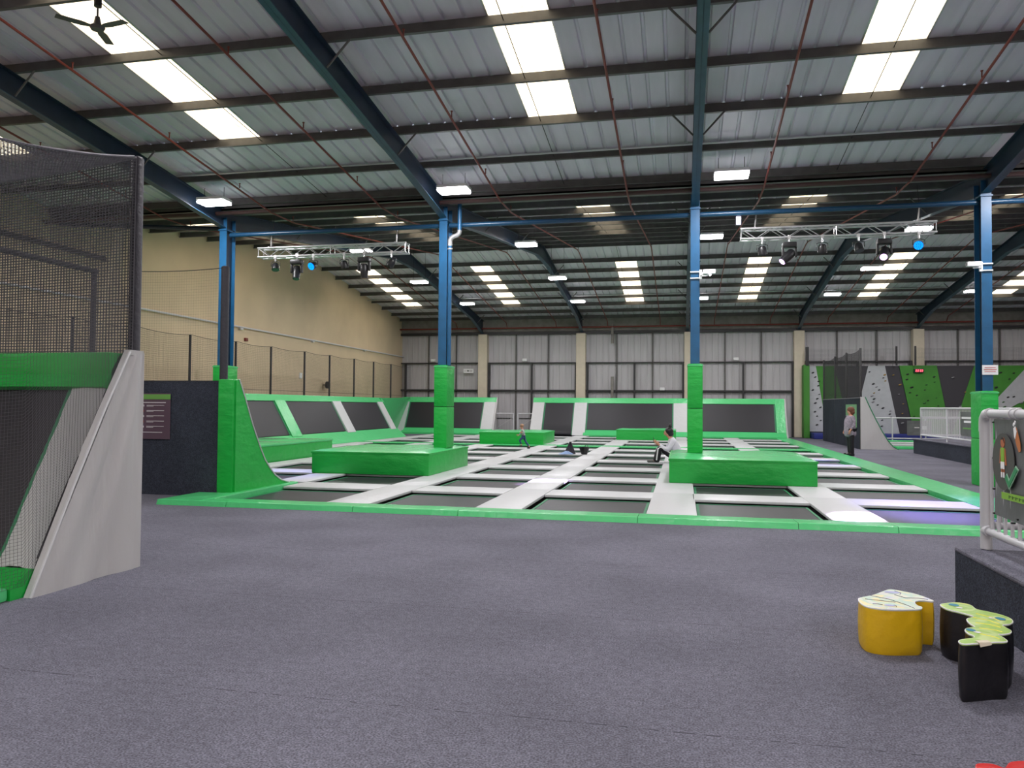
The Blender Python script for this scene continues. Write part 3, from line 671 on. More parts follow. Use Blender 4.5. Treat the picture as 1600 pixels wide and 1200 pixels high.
mb = MB(); mb.tube([(-9.88, 11.5, 0.0), (-9.88, 11.5, 3.9)], 0.05, 10); mb.build('post', M_POSTPAD, o)
mb = MB(); mb.tube([(-9.88, 11.55, 3.86), (-9.88, 7.0, 3.86)], 0.045, 10); mb.build('top_rail', M_POSTPAD, o)
post(-7.93, 12.38, 0.0, 4.04, 'dark net post in front of the leftmost blue column', 0.07)
o = thing('safety_net', (-9, 12.3, 2), 'thin netting strung above the dark carpeted wall', 'net')
P = bil((-9.9, 12.33, 2.0), (-7.93, 12.33, 2.0), (-7.93, 12.33, 4.0), (-9.9, 12.33, 4.0), topsag=0.03)
mb = MB(); strands(mb, P, 40, 40, 10, 4, 0.0008); mb.build('netting', M_NETL, o)
mb = MB(); mb.tube([P(i/20, 1) for i in range(21)], 0.007, 5); mb.build('head_rope', M_NET, o)
# net on the left side wall
NP = [14.6, 17.1, 19.6, 22.0, 24.6, 27.0, 29.7, 32.05, 34.7, 37.1, 39.5]
for i, y in enumerate(NP): post(-15.3, y, 0.0, 3.78, 'slim black net post along left side wall, %s from the camera' % ORD[i], 0.04, M_BLACK)
for i, (a, b) in enumerate(zip(NP, NP[1:]+[42.5])):
    o = thing('safety_net', (-15.25, a, 1.9), 'thin black net panel on left side wall, %s from the camera' % ORD[i], 'net', 'left wall net panels')
    P = bil((-15.25, a, 1.9), (-15.25, b, 1.9), (-15.25, b, 3.78), (-15.25, a, 3.78), topsag=0.06)
    mb = MB(); strands(mb, P, int((b-a)/0.06), 30, 8, 2, 0.0022); mb.build('netting', M_NET, o)
    mb = MB(); mb.tube([P(k/10, 1) for k in range(11)], 0.008, 4); mb.build('head_rope', M_NET, o)
    mb = MB(); mb.tube([P(k/10, 0.12) for k in range(11)], 0.006, 4); mb.build('lower_rope', M_NET, o)
# wall pipe, rails
mb = MB(); mb.tube([(XL+0.08, YB, 4.62), (XL+0.08, 44.9, 4.52)], 0.035, 8)
for k in range(8): mb.box(XL, XL+0.1, 3+6*k, 3.2+6*k, 4.46, 4.56)
tag(mb.build('wall_pipe', M_WHITE, None, True), 'long pale pipe running along the cream left wall', 'pipe')
mb = MB(); mb.box(XL, XL+0.1, 4.0, 19.8, 5.78, 5.9); tag(mb.build('wall_rail', M_DARK, None), 'dark steel rail high on the left wall behind the netting', 'rail')
mb = MB(); mb.rbox(XL, XL+0.06, 31.9, 32.1, 2.75, 3.0, 0.01); tag(mb.build('wall_notice', M_W, None), 'small white notice on the left wall behind the net', 'sign')
mb = MB(); mb.rbox(XL, XL+0.08, 27.4, 27.58, 4.05, 4.17, 0.01); tag(mb.build('alarm_sounder', M_RED, None), 'small red fire alarm sounder on the cream left wall', 'alarm')
o = thing('wall_fan', (XL, 34.3, 2.4), 'small fan mounted on the left wall behind the net', 'fan')
mb = MB(); mb.box(XL, XL+0.2, 34.28, 34.33, 2.5, 2.55); mb.build('bracket', M_DARK, o)
mb = MB(); mb.tube([(XL+0.18, 34.3, 2.52), (XL+0.30, 34.3, 2.52)], 0.17, 16); mb.build('fan_cage', M_DARK, o)

# ------------------------------------------------------------ near-left quarter pipe
o = thing('quarter_pipe', (-5.2, 6.0, 0), 'quarter-pipe ramp with light grey vinyl end at the left edge', 'ramp')
prof = [(6.72, 0.0), (6.72, 2.08), (6.60, 2.11), (6.53, 2.09), (6.2, 1.52), (5.85, 0.86), (5.6, 0.36), (5.42, 0.0)]
def cap_panel():
    # vinyl end panel with vertical folds (bulges sideways)
    mb = MB(); nz = 26; ny = 22; vs = []
    for j in range(nz+1):
        z = 2.08*j/nz; y0 = 5.42+1.11*(z/2.09) if z < 2.09 else 6.53; y1 = 6.72
        for i in range(ny+1):
            u = i/ny; y = y0+(y1-y0)*u; e = math.sin(math.pi*u)
            w_ = (0.026*math.sin(u*8+z*1.5)+0.014*math.sin(u*15-z*2.6+1))*e*(1-0.35*z/2.08)
            vs.append((-5.185+w_, y, z))
    mb.add(vs, [(j*(ny+1)+i, j*(ny+1)+i+1, (j+1)*(ny+1)+i+1, (j+1)*(ny+1)+i) for j in range(nz) for i in range(ny)])
    mb.prism([(-5.21, y, z) for y, z in prof], (-0.05, 0, 0))
    mb.box(-5.25, -5.185, 6.52, 6.72, 2.06, 2.11); mb.box(-5.25, -5.185, 6.715, 6.73, 0, 2.09)
    return mb
cap_panel().build('end_cap', M_GREYR, o, True)
mb = MB(); mb.tube([(-5.19, 5.42, 0.0), (-5.19, 5.6, 0.36), (-5.19, 5.85, 0.86), (-5.19, 6.2, 1.52), (-5.19, 6.53, 2.09)], 0.014, 6); mb.build('seam', M_GREY, o)
mb = MB(); mb.rbox(-12.0, -5.27, 6.36, 6.70, 1.80, 2.08, 0.03); mb.prism([(-12, 6.28, 1.75), (-12, 6.5, 2.07), (-12, 6.6, 2.0), (-12, 6.4, 1.7)], (6.73, 0, 0)); mb.build('top_pad', M_GREEN, o, True)
def surf(t): # t 0..1 bottom to top
    pts = [(5.52, 0.20), (5.65, 0.42), (5.86, 0.84), (6.1, 1.3), (6.34, 1.78)]
    k = min(3, int(t*4)); f = t*4-k
    return pts[k][0]+(pts[k+1][0]-pts[k][0])*f, pts[k][1]+(pts[k+1][1]-pts[k][1])*f
mb = MB(); n = 24; vs = []
for i in range(n+1):
    y, z = surf(i/n)
    for xx in (-5.64, -5.5, -5.4, -5.27): vs.append((xx, y+0.006*math.sin(i*1.7+xx*20), z+(0.03 if -5.6 < xx < -5.3 else 0)))
mb.add(vs, [(i*4+k, i*4+k+1, (i+1)*4+k+1, (i+1)*4+k) for i in range(n) for k in range(3)]); mb.build('side_strip', M_GREY, o, True)
mb = MB(); vs = []
for i in range(n+1):
    y, z = surf(i/n); vs += [(-11.0, y+0.03, z-0.03), (-5.68, y+0.03, z-0.03)]
mb.add(vs, [(i*2, i*2+1, i*2+3, i*2+2) for i in range(n)]); mb.build('jumping_mat', M_MAT, o, True)
mb = MB(); vs = []
for i in range(n+1):
    y, z = surf(i/n); vs += [(-5.70, y+0.02, z-0.02), (-5.64, y+0.02, z-0.02)]
mb.add(vs, [(i*2, i*2+1, i*2+3, i*2+2) for i in range(n)]); mb.build('edge_webbing', M_TRIM, o)
mb = MB(); mb.box(-12, -5.26, 6.62, 6.70, 0, 2.0); mb.build('carpeted_back', M_CARPETD, o)
mb = MB(); mb.prism([(-12, 5.30, 0.0), (-12, 5.30, 0.09), (-12, 5.50, 0.22), (-12, 5.62, 0.20), (-12, 5.62, 0.0)][::-1], (6.73, 0, 0)); mb.build('apron_pad', M_GREEN, o)
for i, (a, b) in enumerate([(1.2, 3.2), (3.2, 5.30)]):
    mb = MB(); mb.rbox(-5.95, -5.28, a, b-0.005, 0.0, 0.11, 0.03)
    tag(mb.build('edge_pad', M_GREEN2, None, True, org=(-5.6, a, 0)), 'green edge pad on the floor beside the left court, %s one' % ['nearer', 'farther'][i], 'padding')
o = thing('trampoline', (-8, 3.2, 0), 'dark trampoline bed inside the netted cage at the left edge', 'trampoline')
mb = MB(); mb.box(-12, -5.95, 1.0, 5.3, 0.03, 0.045); mb.build('jumping_mat', M_MAT, o)

# ------------------------------------------------------------ right side quarter pipe with net
o = thing('quarter_pipe', (6.9, 33, 0), 'distant quarter-pipe with dark carpeted back behind the standing woman', 'ramp')
mb = MB(); mb.box(6.80, 6.88, 32.8, 41.0, 0, 2.0); mb.build('carpeted_back', M_CARPETD, o)
prof = [(6.82, 0.0), (6.82, 2.05), (6.99, 2.05), (7.18, 1.6), (7.4, 1.12), (7.62, 0.68), (7.83, 0.32), (8.0, 0.12), (8.2, 0.0)]
mb = MB(); mb.prism([(x, 32.74, z) for x, z in prof], (0, 0.06, 0)); mb.build('end_cap', M_GREYR, o)
mb = MB(); mb.tube([(x, 32.74, z) for x, z in prof[2:]], 0.02, 6); mb.build('piping', M_TRIM, o)
mb = MB(); mb.prism([(max(x-0.03, 6.9), 32.8, z*0.985) for x, z in prof], (0, 8.2, 0)); mb.build('riding_surface', M_GREEN2, o)
mb = MB(); mb.box(6.78, 6.9, 32.75, 41, 2.0, 2.03); mb.build('top_trim', M_ROPE, o)
sign_board((6.795, 35.4, 0.84), (0, -1, 0), 2.1, 0.92, 'pale green notice on the distant dark wall behind the woman', m_flat('pale_green', 120, 165, 125),
   [(0.1, 0.9, 0.80, 0.83, M_SG, 'text_line'), (0.1, 0.9, 0.62, 0.65, M_SG, 'text_line'), (0.1, 0.9, 0.42, 0.45, M_SG, 'text_line')], 'rules_poster', n=(-1, 0, 0))
NY = [32.8, 35.5, 38.0, 40.9]
for i, y in enumerate(NY): post(6.84, y, 0.0, 3.97, 'black net post above the distant quarter-pipe, %s from the camera' % ORD[i], 0.045, M_BLACK)
for i, (a, b) in enumerate(zip(NY, NY[1:])):
    o = thing('safety_net', (6.84, a, 2), 'dense dark net panel above the distant quarter-pipe, %s from the camera' % ORD[i], 'net', 'dense net panels')
    P = bil((6.84, a, 2.0), (6.84, b, 2.0), (6.84, b, 3.95), (6.84, a, 3.95), topsag=0.1)
    mb = MB(); strands(mb, P, int((b-a)/0.05), 44, 8, 2, 0.0036); mb.build('netting', M_NET, o)
# netting above the climbing wall
for i, (a, b) in enumerate([(6.5, 10.9), (11.8, 17.0)]):
    o = thing('safety_net', (a, 43.9, 3.9), 'thin net above the climbing wall, %s of the pilaster' % ['left', 'right'][i], 'net', 'nets above the climbing wall')
    P = bil((a, 43.85, 3.85), (b, 43.85, 3.85), (b, 43.85, 4.75), (a, 43.85, 4.75), topsag=0.05)
    mb = MB(); strands(mb, P, int((b-a)/0.07), 13, 8, 2, 0.003); mb.build('netting', M_NET, o)
    for x, hw in ((a, 0.08 if a < 7 else 0.035), (b, 0.035)):
        mb = MB(); mb.box(x-hw, x+hw, 43.82, 43.95, 3.85, 4.85); mb.build('post', M_BLACK, o)
# ------------------------------------------------------------ climbing wall
M_CG = mat('climb_green', (0.042, 0.21, 0.022, 1), 0.6, var=0.12, vscale=2); M_CW = mat('climb_white', (0.42, 0.43, 0.47, 1), 0.6, var=0.06); M_CB = mat('climb_black', (0.035, 0.032, 0.042, 1), 0.6)
o = thing('climbing_wall', (12, 44.2, 0), 'tall climbing wall in green, white and black panels, far right', 'climbing wall')
mb = MB(); mb.box(6.55, 24, 44.1, 44.5, 0, 3.84); mb.build('backing', M_CB, o)
mb = MB(); mb.rbox(6.31, 6.62, 43.85, 44.5, 0, 3.9, 0.03); mb.build('corner_pillar', M_CG, o)
panels = [(M_CW, [(6.62, 3.84), (6.96, 3.84), (7.34, 1.5), (7.43, 0.35), (6.62, 0.35)], 0.05),
 (M_CG, [(6.96, 3.84), (7.90, 3.84), (8.65, 0.3), (7.43, 0.3), (7.34, 1.5)], 0.02),
 (M_CW, [(9.565, 3.84), (10.376, 3.84), (11.066, 0.3), (8.70, 0.3), (9.21, 2.31)], 0.06),
 (M_CG, [(11.07, 3.85), (12.858, 3.85), (13.5, 0.26), (11.8, 0.23)], 0.06),
 (M_CG, [(14.627, 3.84), (24, 3.84), (24, 0.2), (13.56, 0.26)], 0.03),
 (M_CW, [(15.1, 1.5), (16.9, 3.60), (18.0, 3.84), (18.2, 2.6), (16.6, 1.9), (16.1, 1.35), (16.7, 1.35), (16.7, 1.0), (14.9, 0.9), (14.2, 0.26), (15.0, 0.9)][:5]+[(15.9, 1.45), (15.4, 0.3), (13.9, 0.26)], 0.06)]
for m, poly, t in panels:
    mb = MB(); mb.prism([(x, 44.1, z) for x, z in poly], (0, -t, 0)); mb.build('panel', m, o)
M_H = [m_flat('hold_black', 30, 32, 34), m_flat('hold_green', 40, 90, 40), m_flat('hold_ochre', 150, 120, 60), m_flat('hold_grey', 130, 128, 135)]
random.seed(11)
def hold(x, z, m, s):
    bm = MB(); bm.ball((x, 44.03, z), s, 8, 6, (1.3, 0.6, 0.7)); bm.v = [(a, b+0.0, c+0.25*(a-x)) for a, b, c in bm.v]; bm.build('climbing_hold', m, o, True)
for (xa, xb, n, mats, lean) in [(6.66, 7.15, 13, [0], 0.05), (9.5, 10.3, 19, [0, 0, 0, 3, 2], 0.16), (10.6, 11.2, 6, [2, 3], 0.17), (11.3, 12.7, 22, [0, 0, 1], 0.17), (13.0, 14.3, 4, [3, 2], 0.0), (14.9, 16.4, 12, [0, 1], 0.0), (16.0, 18.0, 10, [0, 0, 3], 0)]:
    for k in range(n):
        z = 0.6+3.0*((k+0.5)/n); x = random.uniform(xa, xb)+lean*(3.8-z)*0.9*(1 if xa > 9 else 0.9)
        hold(x, z, M_H[random.choice(mats)], random.uniform(0.035, 0.065))
for i, (a, b) in enumerate([(6.65, 7.6), (8.6, 11.6), (11.6, 14.6)]):
    mb = MB(); mb.rbox(a, b, 42.7, 44.0, 0, 0.30, 0.04); tag(mb.build('crash_mat', M_NAVY, None, True, org=(a, 43, 0)), 'navy crash mat at the foot of the climbing wall, %s from left' % ORD[i], 'mat', 'navy crash mats')
o = thing('led_clock', (11.98, 43.9, 3.58), 'red lit digital display at the top of the climbing wall', 'display')
mb = MB(); mb.rbox(11.75, 12.2, 43.9, 44.04, 3.47, 3.68, 0.02); mb.build('casing', M_BLACK, o)
M_LR = mat('red_led', (0.5, 0, 0, 1), 0.4, emit=(1, 0.08, 0.12, 1), estr=5)
segs = []
for k in range(4):
    x = 11.82+0.09*k+(0.02 if k > 1 else 0)
    mb = MB()
    for q in ((x, x+0.05, 3.52, 3.53), (x, x+0.05, 3.57, 3.58), (x, x+0.05, 3.62, 3.63), (x, x+0.01, 3.52, 3.575), (x+0.04, x+0.05, 3.57, 3.63)): mb.box(q[0], q[1], 43.885, 43.9, q[2], q[3])
    mb.build('digit', M_LR, o)
# ------------------------------------------------------------ right: carpeted platform, fences
o = thing('carpeted_platform', (9, 25, 0), 'low carpeted platform at the right, beyond the column', 'platform')
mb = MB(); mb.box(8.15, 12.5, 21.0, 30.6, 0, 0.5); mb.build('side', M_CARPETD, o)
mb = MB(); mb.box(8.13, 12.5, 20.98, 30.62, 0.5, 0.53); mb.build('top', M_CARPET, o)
def fence(org, u, L, z0, z1, nposts, label, bars=0.11, r=0.03, mesh=False, rb=0.010, cat='railing'):
    o = thing('white_railing', org, label, cat)
    org = Vector(org); u = Vector(u); Z = Vector((0, 0, 1))
    zb = z0+0.14
    for nm, z in (('top_rail', z1), ('bottom_rail', zb)):
        mb = MB(); mb.tube([org+Z*z, org+u*L+Z*z], r, 12); mb.build(nm, M_WHITE, o, True)
    for k in range(nposts):
        p = org+u*(L*k/(nposts-1)); mb = MB(); mb.tube([p+Z*z0, p+Z*z1], r*1.05, 12); mb.build('post', M_WHITE, o, True)
    if bars:
        mb = MB(); n = int(L/bars)
        for k in range(1, n): p = org+u*(L*k/n); mb.tube([p+Z*zb, p+Z*(z1)], rb, 6)
        mb.build('bars', M_WHITE, o, True)
    return o
f2 = fence((8.35, 22.0, 0), (0, 1, 0), 8.4, 0.53, 1.62, 4, 'white barred railing on the distant carpeted platform', bars=0.10, rb=0.011)
fence((8.6, 41.5, 0), (1, 0, 0), 6.0, 0.0, 1.14, 5, 'low white railing in front of the climbing wall', bars=0, rb=0.01)
fence((8.35, 30.4, 0), (1, 0, 0), 4.0, 0.53, 1.30, 3, 'white railing across the far end of the carpeted platform', bars=0)
def banner(org, u, n, w_, h, label, rows, m=M_BANNER):
    return sign_board(org, u, w_, h, label, m, rows, 'banner', n, 'banner')
M_LIME = m_flat('lime', 130, 180, 60)
banner((8.31, 26.2, 0.80), (0, -1, 0), (-1, 0, 0), 2.0, 0.72, 'dark banner with white lines tied to the distant railing', [(0.05, 0.75, 0.70, 0.79, M_W, 'text_line'), (0.15, 0.7, 0.54, 0.63, M_W, 'text_line'), (0.1, 0.8, 0.28, 0.34, M_SG, 'text_line'), (0.9, 0.97, 0.3, 0.42, M_W, 'icon')])
banner((10.75, 41.44, 0.30), (1, 0, 0), (0, -1, 0), 1.1, 0.72, 'dark banner with white blob tied to the low railing', [(0.6, 0.8, 0.4, 0.65, M_W, 'icon'), (0.3, 0.5, 0.5, 0.56, M_TXT, 'text_line')])
# green pads behind the low railing
for i, y in enumerate((33.3, 35.3, 37.4, 39.6)):
    mb = MB(); mb.rbox(8.3, 13.5, y, y+0.7, 0.0, 0.10, 0.02); tag(mb.build('floor_pad', M_GREEN2 if i % 3 == 0 else M_GREY, None, True, org=(9, y, 0)), 'padding strip between distant ramp and low railing, %s from the camera' % ORD[i], 'padding')
    mb = MB(); mb.box(8.3, 13.5, y+0.72, y+(2.0 if i < 3 else 1.7)-0.02, 0.005, 0.03); tag(mb.build('trampoline', M_MAT, None, org=(9, y+1, 0)), 'dark trampoline bed beyond the distant ramp, %s from the camera' % ORD[i], 'trampoline')
mb = MB(); mb.rbox(9.6, 12.0, 22.4, 25.5, 0.53, 0.85, 0.1); tag(mb.build('foam_block', m_flat('coral', 215, 95, 80), None, True, org=(10, 23, 0.5)), 'coral red foam block behind the barred railing', 'foam block')
# notice on rightmost column
sign_board((6.10, 17.935, 2.32), (1, 0, 0), 0.30, 0.2, 'white notice with red lines fixed to the rightmost column', M_W, [(0.15, 0.85, 0.72, 0.78, m_flat('notice_red', 205, 120, 120), 'text_line'), (0.1, 0.9, 0.5, 0.58, m_flat('notice_red2', 200, 110, 110), 'text_line'), (0.15, 0.85, 0.3, 0.36, m_flat('notice_red3', 205, 120, 120), 'text_line')], 'column_notice')
# exit sign
o = sign_board((-12.72, 44.68, 3.53), (1, 0, 0), 0.60, 0.24, 'white exit sign with dark arrow on the far wall', M_W, [(0.08, 0.3, 0.38, 0.62, M_TXT, 'text_mark'), (0.62, 0.92, 0.25, 0.75, M_TXT, 'running_figure')], 'exit_sign')
mb = MB(); mb.prism([(-12.52, 44.66, 3.65), (-12.42, 44.66, 3.71), (-12.42, 44.66, 3.59)], (0, 0.01, 0)); mb.box(-12.43, -12.36, 44.66, 44.67, 3.635, 3.665); mb.build('arrow', M_BLACK, o)
for i, (x, z, lb) in enumerate([(-1.1, 2.53, 'between the third and fourth pilasters'), (-14.6, 4.2, 'high in the left bay'), (-9.0, 4.2, 'high in the second bay'), (2.9, 4.2, 'high in the fourth bay')]):
    mb = MB(); mb.rbox(x-0.14, x+0.14, 44.55, 44.76, z, z+0.16, 0.04); tag(mb.build('bulkhead_light', M_W, None, True, org=(x, 44.7, z)), 'small white emergency light on the far wall, '+lb, 'lamp', 'emergency lights')
# heater flues on the far wall
for i, (x, z0, z1) in enumerate([(-3.9, 1.9, 3.3), (-3.9, 5.2, 6.3)]):
    mb = MB(); mb.tube([(x, 44.6, z0), (x, 44.6, z1)], 0.08, 10); tag(mb.build('flue_pipe', M_FASCIA, None, True, org=(x, 44.6, z0)), 'grey flue pipe on the far wall, %s one' % ['lower', 'upper'][i], 'pipe')
# gate in the gap
for i, (x0, x1) in enumerate([(-10.2, -9.15), (-8.9, -8.0)]):
    o = thing('white_gate', (x0, 42.3, 0), 'white framed mesh gate in the gap, %s leaf' % ['left', 'right'][i], 'gate', 'white gates')
    mb = MB()
    for a, b in [((x0, 0.05), (x0, 1.17)), ((x1, 0.05), (x1, 1.17)), ((x0, 1.17), (x1, 1.17)), ((x0, 0.1), (x1, 0.1))]: mb.tube([(a[0], 42.3, a[1]), (b[0], 42.3, b[1])], 0.03, 8)
    mb.build('frame', M_WHITE, o, True)
    mb = MB(); n = 12
    for k in range(1, n): xx = x0+(x1-x0)*k/n; mb.tube([(xx, 42.3, 0.1), (xx, 42.3, 1.17)], 0.006, 4)
    mb.tube([(x0, 42.3, 0.3), (x1, 42.3, 0.95)], 0.015, 5); mb.build('mesh_infill', M_ALU, o)
    mb = MB(); mb.box(x0+0.06, x1-0.03, 42.33, 42.37, 0.85, 0.93); mb.build('latch_bar', M_BLACK, o)

# ------------------------------------------------------------ near-right platform and railing
o = thing('carpeted_platform', (3.5, 5, 0), 'carpeted step platform at the right, under the near white railing', 'platform')
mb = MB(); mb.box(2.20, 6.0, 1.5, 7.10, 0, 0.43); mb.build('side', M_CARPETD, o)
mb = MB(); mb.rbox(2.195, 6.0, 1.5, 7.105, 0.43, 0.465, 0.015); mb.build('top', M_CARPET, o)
M_WP = mat('white_post_pad', (0.50, 0.50, 0.53, 1), 0.4)
o = thing('white_railing', (2.4, 7.0, 0.47), 'near white tube railing with a grey banner at the right edge', 'railing')
FXx = 2.41
mb = MB(); mb.tube([(FXx, 7.03, 0.47), (FXx, 7.03, 1.50)], 0.043, 16); mb.build('post', M_WP, o, True)
mb = MB(); mb.tube([(FXx, 7.03, 1.42), (FXx, 7.03, 1.49), (FXx, 7.02, 1.53), (FXx, 6.99, 1.555), (FXx, 6.92, 1.565)], 0.047, 14); mb.build('elbow', M_WP, o, True)
mb = MB(); mb.tube([(FXx, 6.95, 1.565), (FXx, 3.0, 1.565)], 0.036, 14); mb.build('top_rail', M_WP, o, True)
mb = MB()
for y in (6.90, 6.46, 6.36): mb.tube([(FXx, y, 1.565), (FXx, y+0.03, 1.565)], 0.044, 14)
mb.build('joint_collar', M_WP, o, True)
mb = MB(); mb.tube([(FXx, 7.03, 0.62), (FXx, 3.0, 0.60)], 0.030, 12); mb.tube([(FXx, 7.03, 0.62), (FXx, 6.95, 0.62)], 0.045, 12); mb.build('bottom_rail', M_WP, o, True)
mb = MB()
for k in range(1, 30): y = 7.03-0.13*k; mb.tube([(FXx, y, 0.62), (FXx, y, 1.56)], 0.014, 8)
mb.build('bars', M_WP, o, True)
o = thing('white_railing', (3.5, 7.03, 0.47), 'white tube railing running right from the near corner post', 'railing')
mb = MB(); mb.tube([(FXx+0.06, 7.03, 1.54), (5.9, 7.03, 1.54)], 0.036, 12); mb.build('top_rail', M_WP, o, True)
mb = MB(); mb.tube([(FXx+0.06, 7.03, 0.66), (5.9, 7.03, 0.66)], 0.03, 12); mb.build('bottom_rail', M_WP, o, True)
mb = MB()
for k in range(0, 26): x = FXx+0.11+0.13*k; mb.tube([(x, 7.03, 0.66), (x, 7.03, 1.54)], 0.014, 8)
mb.build('bars', M_WP, o, True)
# banner with pictograms
XB = 2.392
o = thing('banner', (XB, 6.3, 0.8), 'grey vinyl banner with a child figure and green tick on near railing', 'banner')
def yz(mb, pts, x, t=0.004): mb.prism([(x, y, z) for y, z in pts], (t, 0, 0)); return mb
mb = MB(); n = 24; vs = []
for j in range(9):
    for i in range(n+1):
        u = i/n; v = j/8; y = 6.80-2.6*u; z0b = 0.78-0.05*u; vs.append((XB+0.012*math.sin(u*14+v*2)*v*(1-v)*4, y, z0b+(1.525-z0b)*v))
mb.add(vs, [(j*(n+1)+i, (j+1)*(n+1)+i, (j+1)*(n+1)+i+1, j*(n+1)+i+1) for j in range(8) for i in range(n)])
pn = mb.build('panel', M_BANNER, o, True)
def ell(cy, cz, ry, rz, n=28): return [(cy+ry*math.cos(2*math.pi*k/n), cz+rz*math.sin(2*math.pi*k/n)) for k in range(n)]
xo = XB-0.018
yz(MB(), ell(6.575, 1.205, 0.205, 0.215), xo).build('disc', m_flat('banner_disc', 74, 74, 72), pn)
xo -= 0.004
M_BR = m_flat('banner_skin', 175, 100, 65); M_HR = m_flat('banner_hair', 45, 30, 25)
yz(MB(), ell(6.572, 1.350, 0.036, 0.040), xo).build('figure_head', M_BR, pn)
yz(MB(), [(6.60, 1.37), (6.575, 1.392), (6.55, 1.385), (6.536, 1.345), (6.56, 1.375)], xo-0.003).build('figure_hair', M_HR, pn)
mb = MB(); yz(mb, [(6.605, 1.30), (6.622, 1.30), (6.635, 1.19), (6.62, 1.19)], xo); yz(mb, [(6.525, 1.305), (6.542, 1.305), (6.528, 1.18), (6.505, 1.18)], xo); yz(mb, [(6.602, 1.15), (6.583, 1.15), (6.583, 1.11), (6.60, 1.11)], xo); yz(mb, [(6.563, 1.15), (6.545, 1.15), (6.545, 1.11), (6.562, 1.11)], xo); mb.build('figure_limbs', M_BR, pn)
yz(MB(), [(6.605, 1.31), (6.54, 1.31), (6.543, 1.20), (6.60, 1.20)], xo-0.002).build('figure_vest', m_flat('banner_lime', 130, 175, 50), pn)
yz(MB(), [(6.605, 1.205), (6.540, 1.205), (6.540, 1.15), (6.565, 1.15), (6.572, 1.165), (6.58, 1.15), (6.603, 1.15)], xo-0.003).build('figure_shorts', M_W, pn)
mb = MB(); yz(mb, [(6.604, 1.125), (6.582, 1.125), (6.580, 1.085), (6.602, 1.085)], xo-0.002); yz(mb, [(6.564, 1.125), (6.544, 1.125), (6.542, 1.085), (6.562, 1.085)], xo-0.002); mb.build('figure_socks', M_W, pn)
tick = [(6.526, 1.085), (6.487, 1.122), (6.446, 1.078), (6.329, 1.191), (6.275, 1.163), (6.446, 1.003)]
tick2 = [(6.516, 1.085), (6.487, 1.110), (6.446, 1.060), (6.331, 1.178), (6.29, 1.160), (6.444, 1.020)]
yz(MB(), tick, xo-0.004).build('tick_border', m_flat('tick_pale', 150, 190, 165), pn)
yz(MB(), tick2, xo-0.008).build('tick', m_flat('tick_green', 50, 140, 90), pn)
yz(MB(), [(6.60, 0.975), (5.9, 0.985), (5.9, 0.93), (6.60, 0.925)], xo).build('caption_band', M_LIME, pn)
mb = MB()
for k in range(7):
    y = 6.46-0.06*k; yz(mb, [(y, 0.963), (y-0.01, 0.963), (y-0.01, 0.94), (y, 0.94)], xo-0.003); yz(mb, [(y-0.015, 0.96), (y-0.04, 0.96), (y-0.04, 0.953), (y-0.015, 0.953)], xo-0.003)
mb.build('caption_marks', m_flat('caption_dark', 70, 105, 45), pn)
mb = MB(); yz(mb, [(6.36, 1.46), (6.325, 1.47), (6.26, 1.36), (6.255, 1.30), (6.28, 1.29), (6.32, 1.34), (6.35, 1.40)], xo); mb.build('foot_picture', m_flat('foot_orange', 190, 115, 65), pn)
mb = MB(); yz(mb, [(6.365, 1.462), (6.335, 1.478), (6.31, 1.44), (6.335, 1.385), (6.35, 1.40)], xo-0.003); yz(mb, [(6.355, 1.49), (6.34, 1.52), (6.325, 1.51), (6.34, 1.485)], xo-0.003); yz(mb, [(6.375, 1.485), (6.365, 1.505), (6.352, 1.495), (6.36, 1.475)], xo-0.003); mb.build('toes_picture', M_W, pn)
for y, z in ((6.80, 1.50), (6.80, 1.22), (6.80, 0.98), (6.80, 0.79), (6.46, 0.76), (6.36, 0.80)):
    mb = MB(); mb.box(XB-0.01, FXx, y-0.008, y+0.012, z-0.008, z+0.004); mb.build('cable_tie', M_BLACK, o)

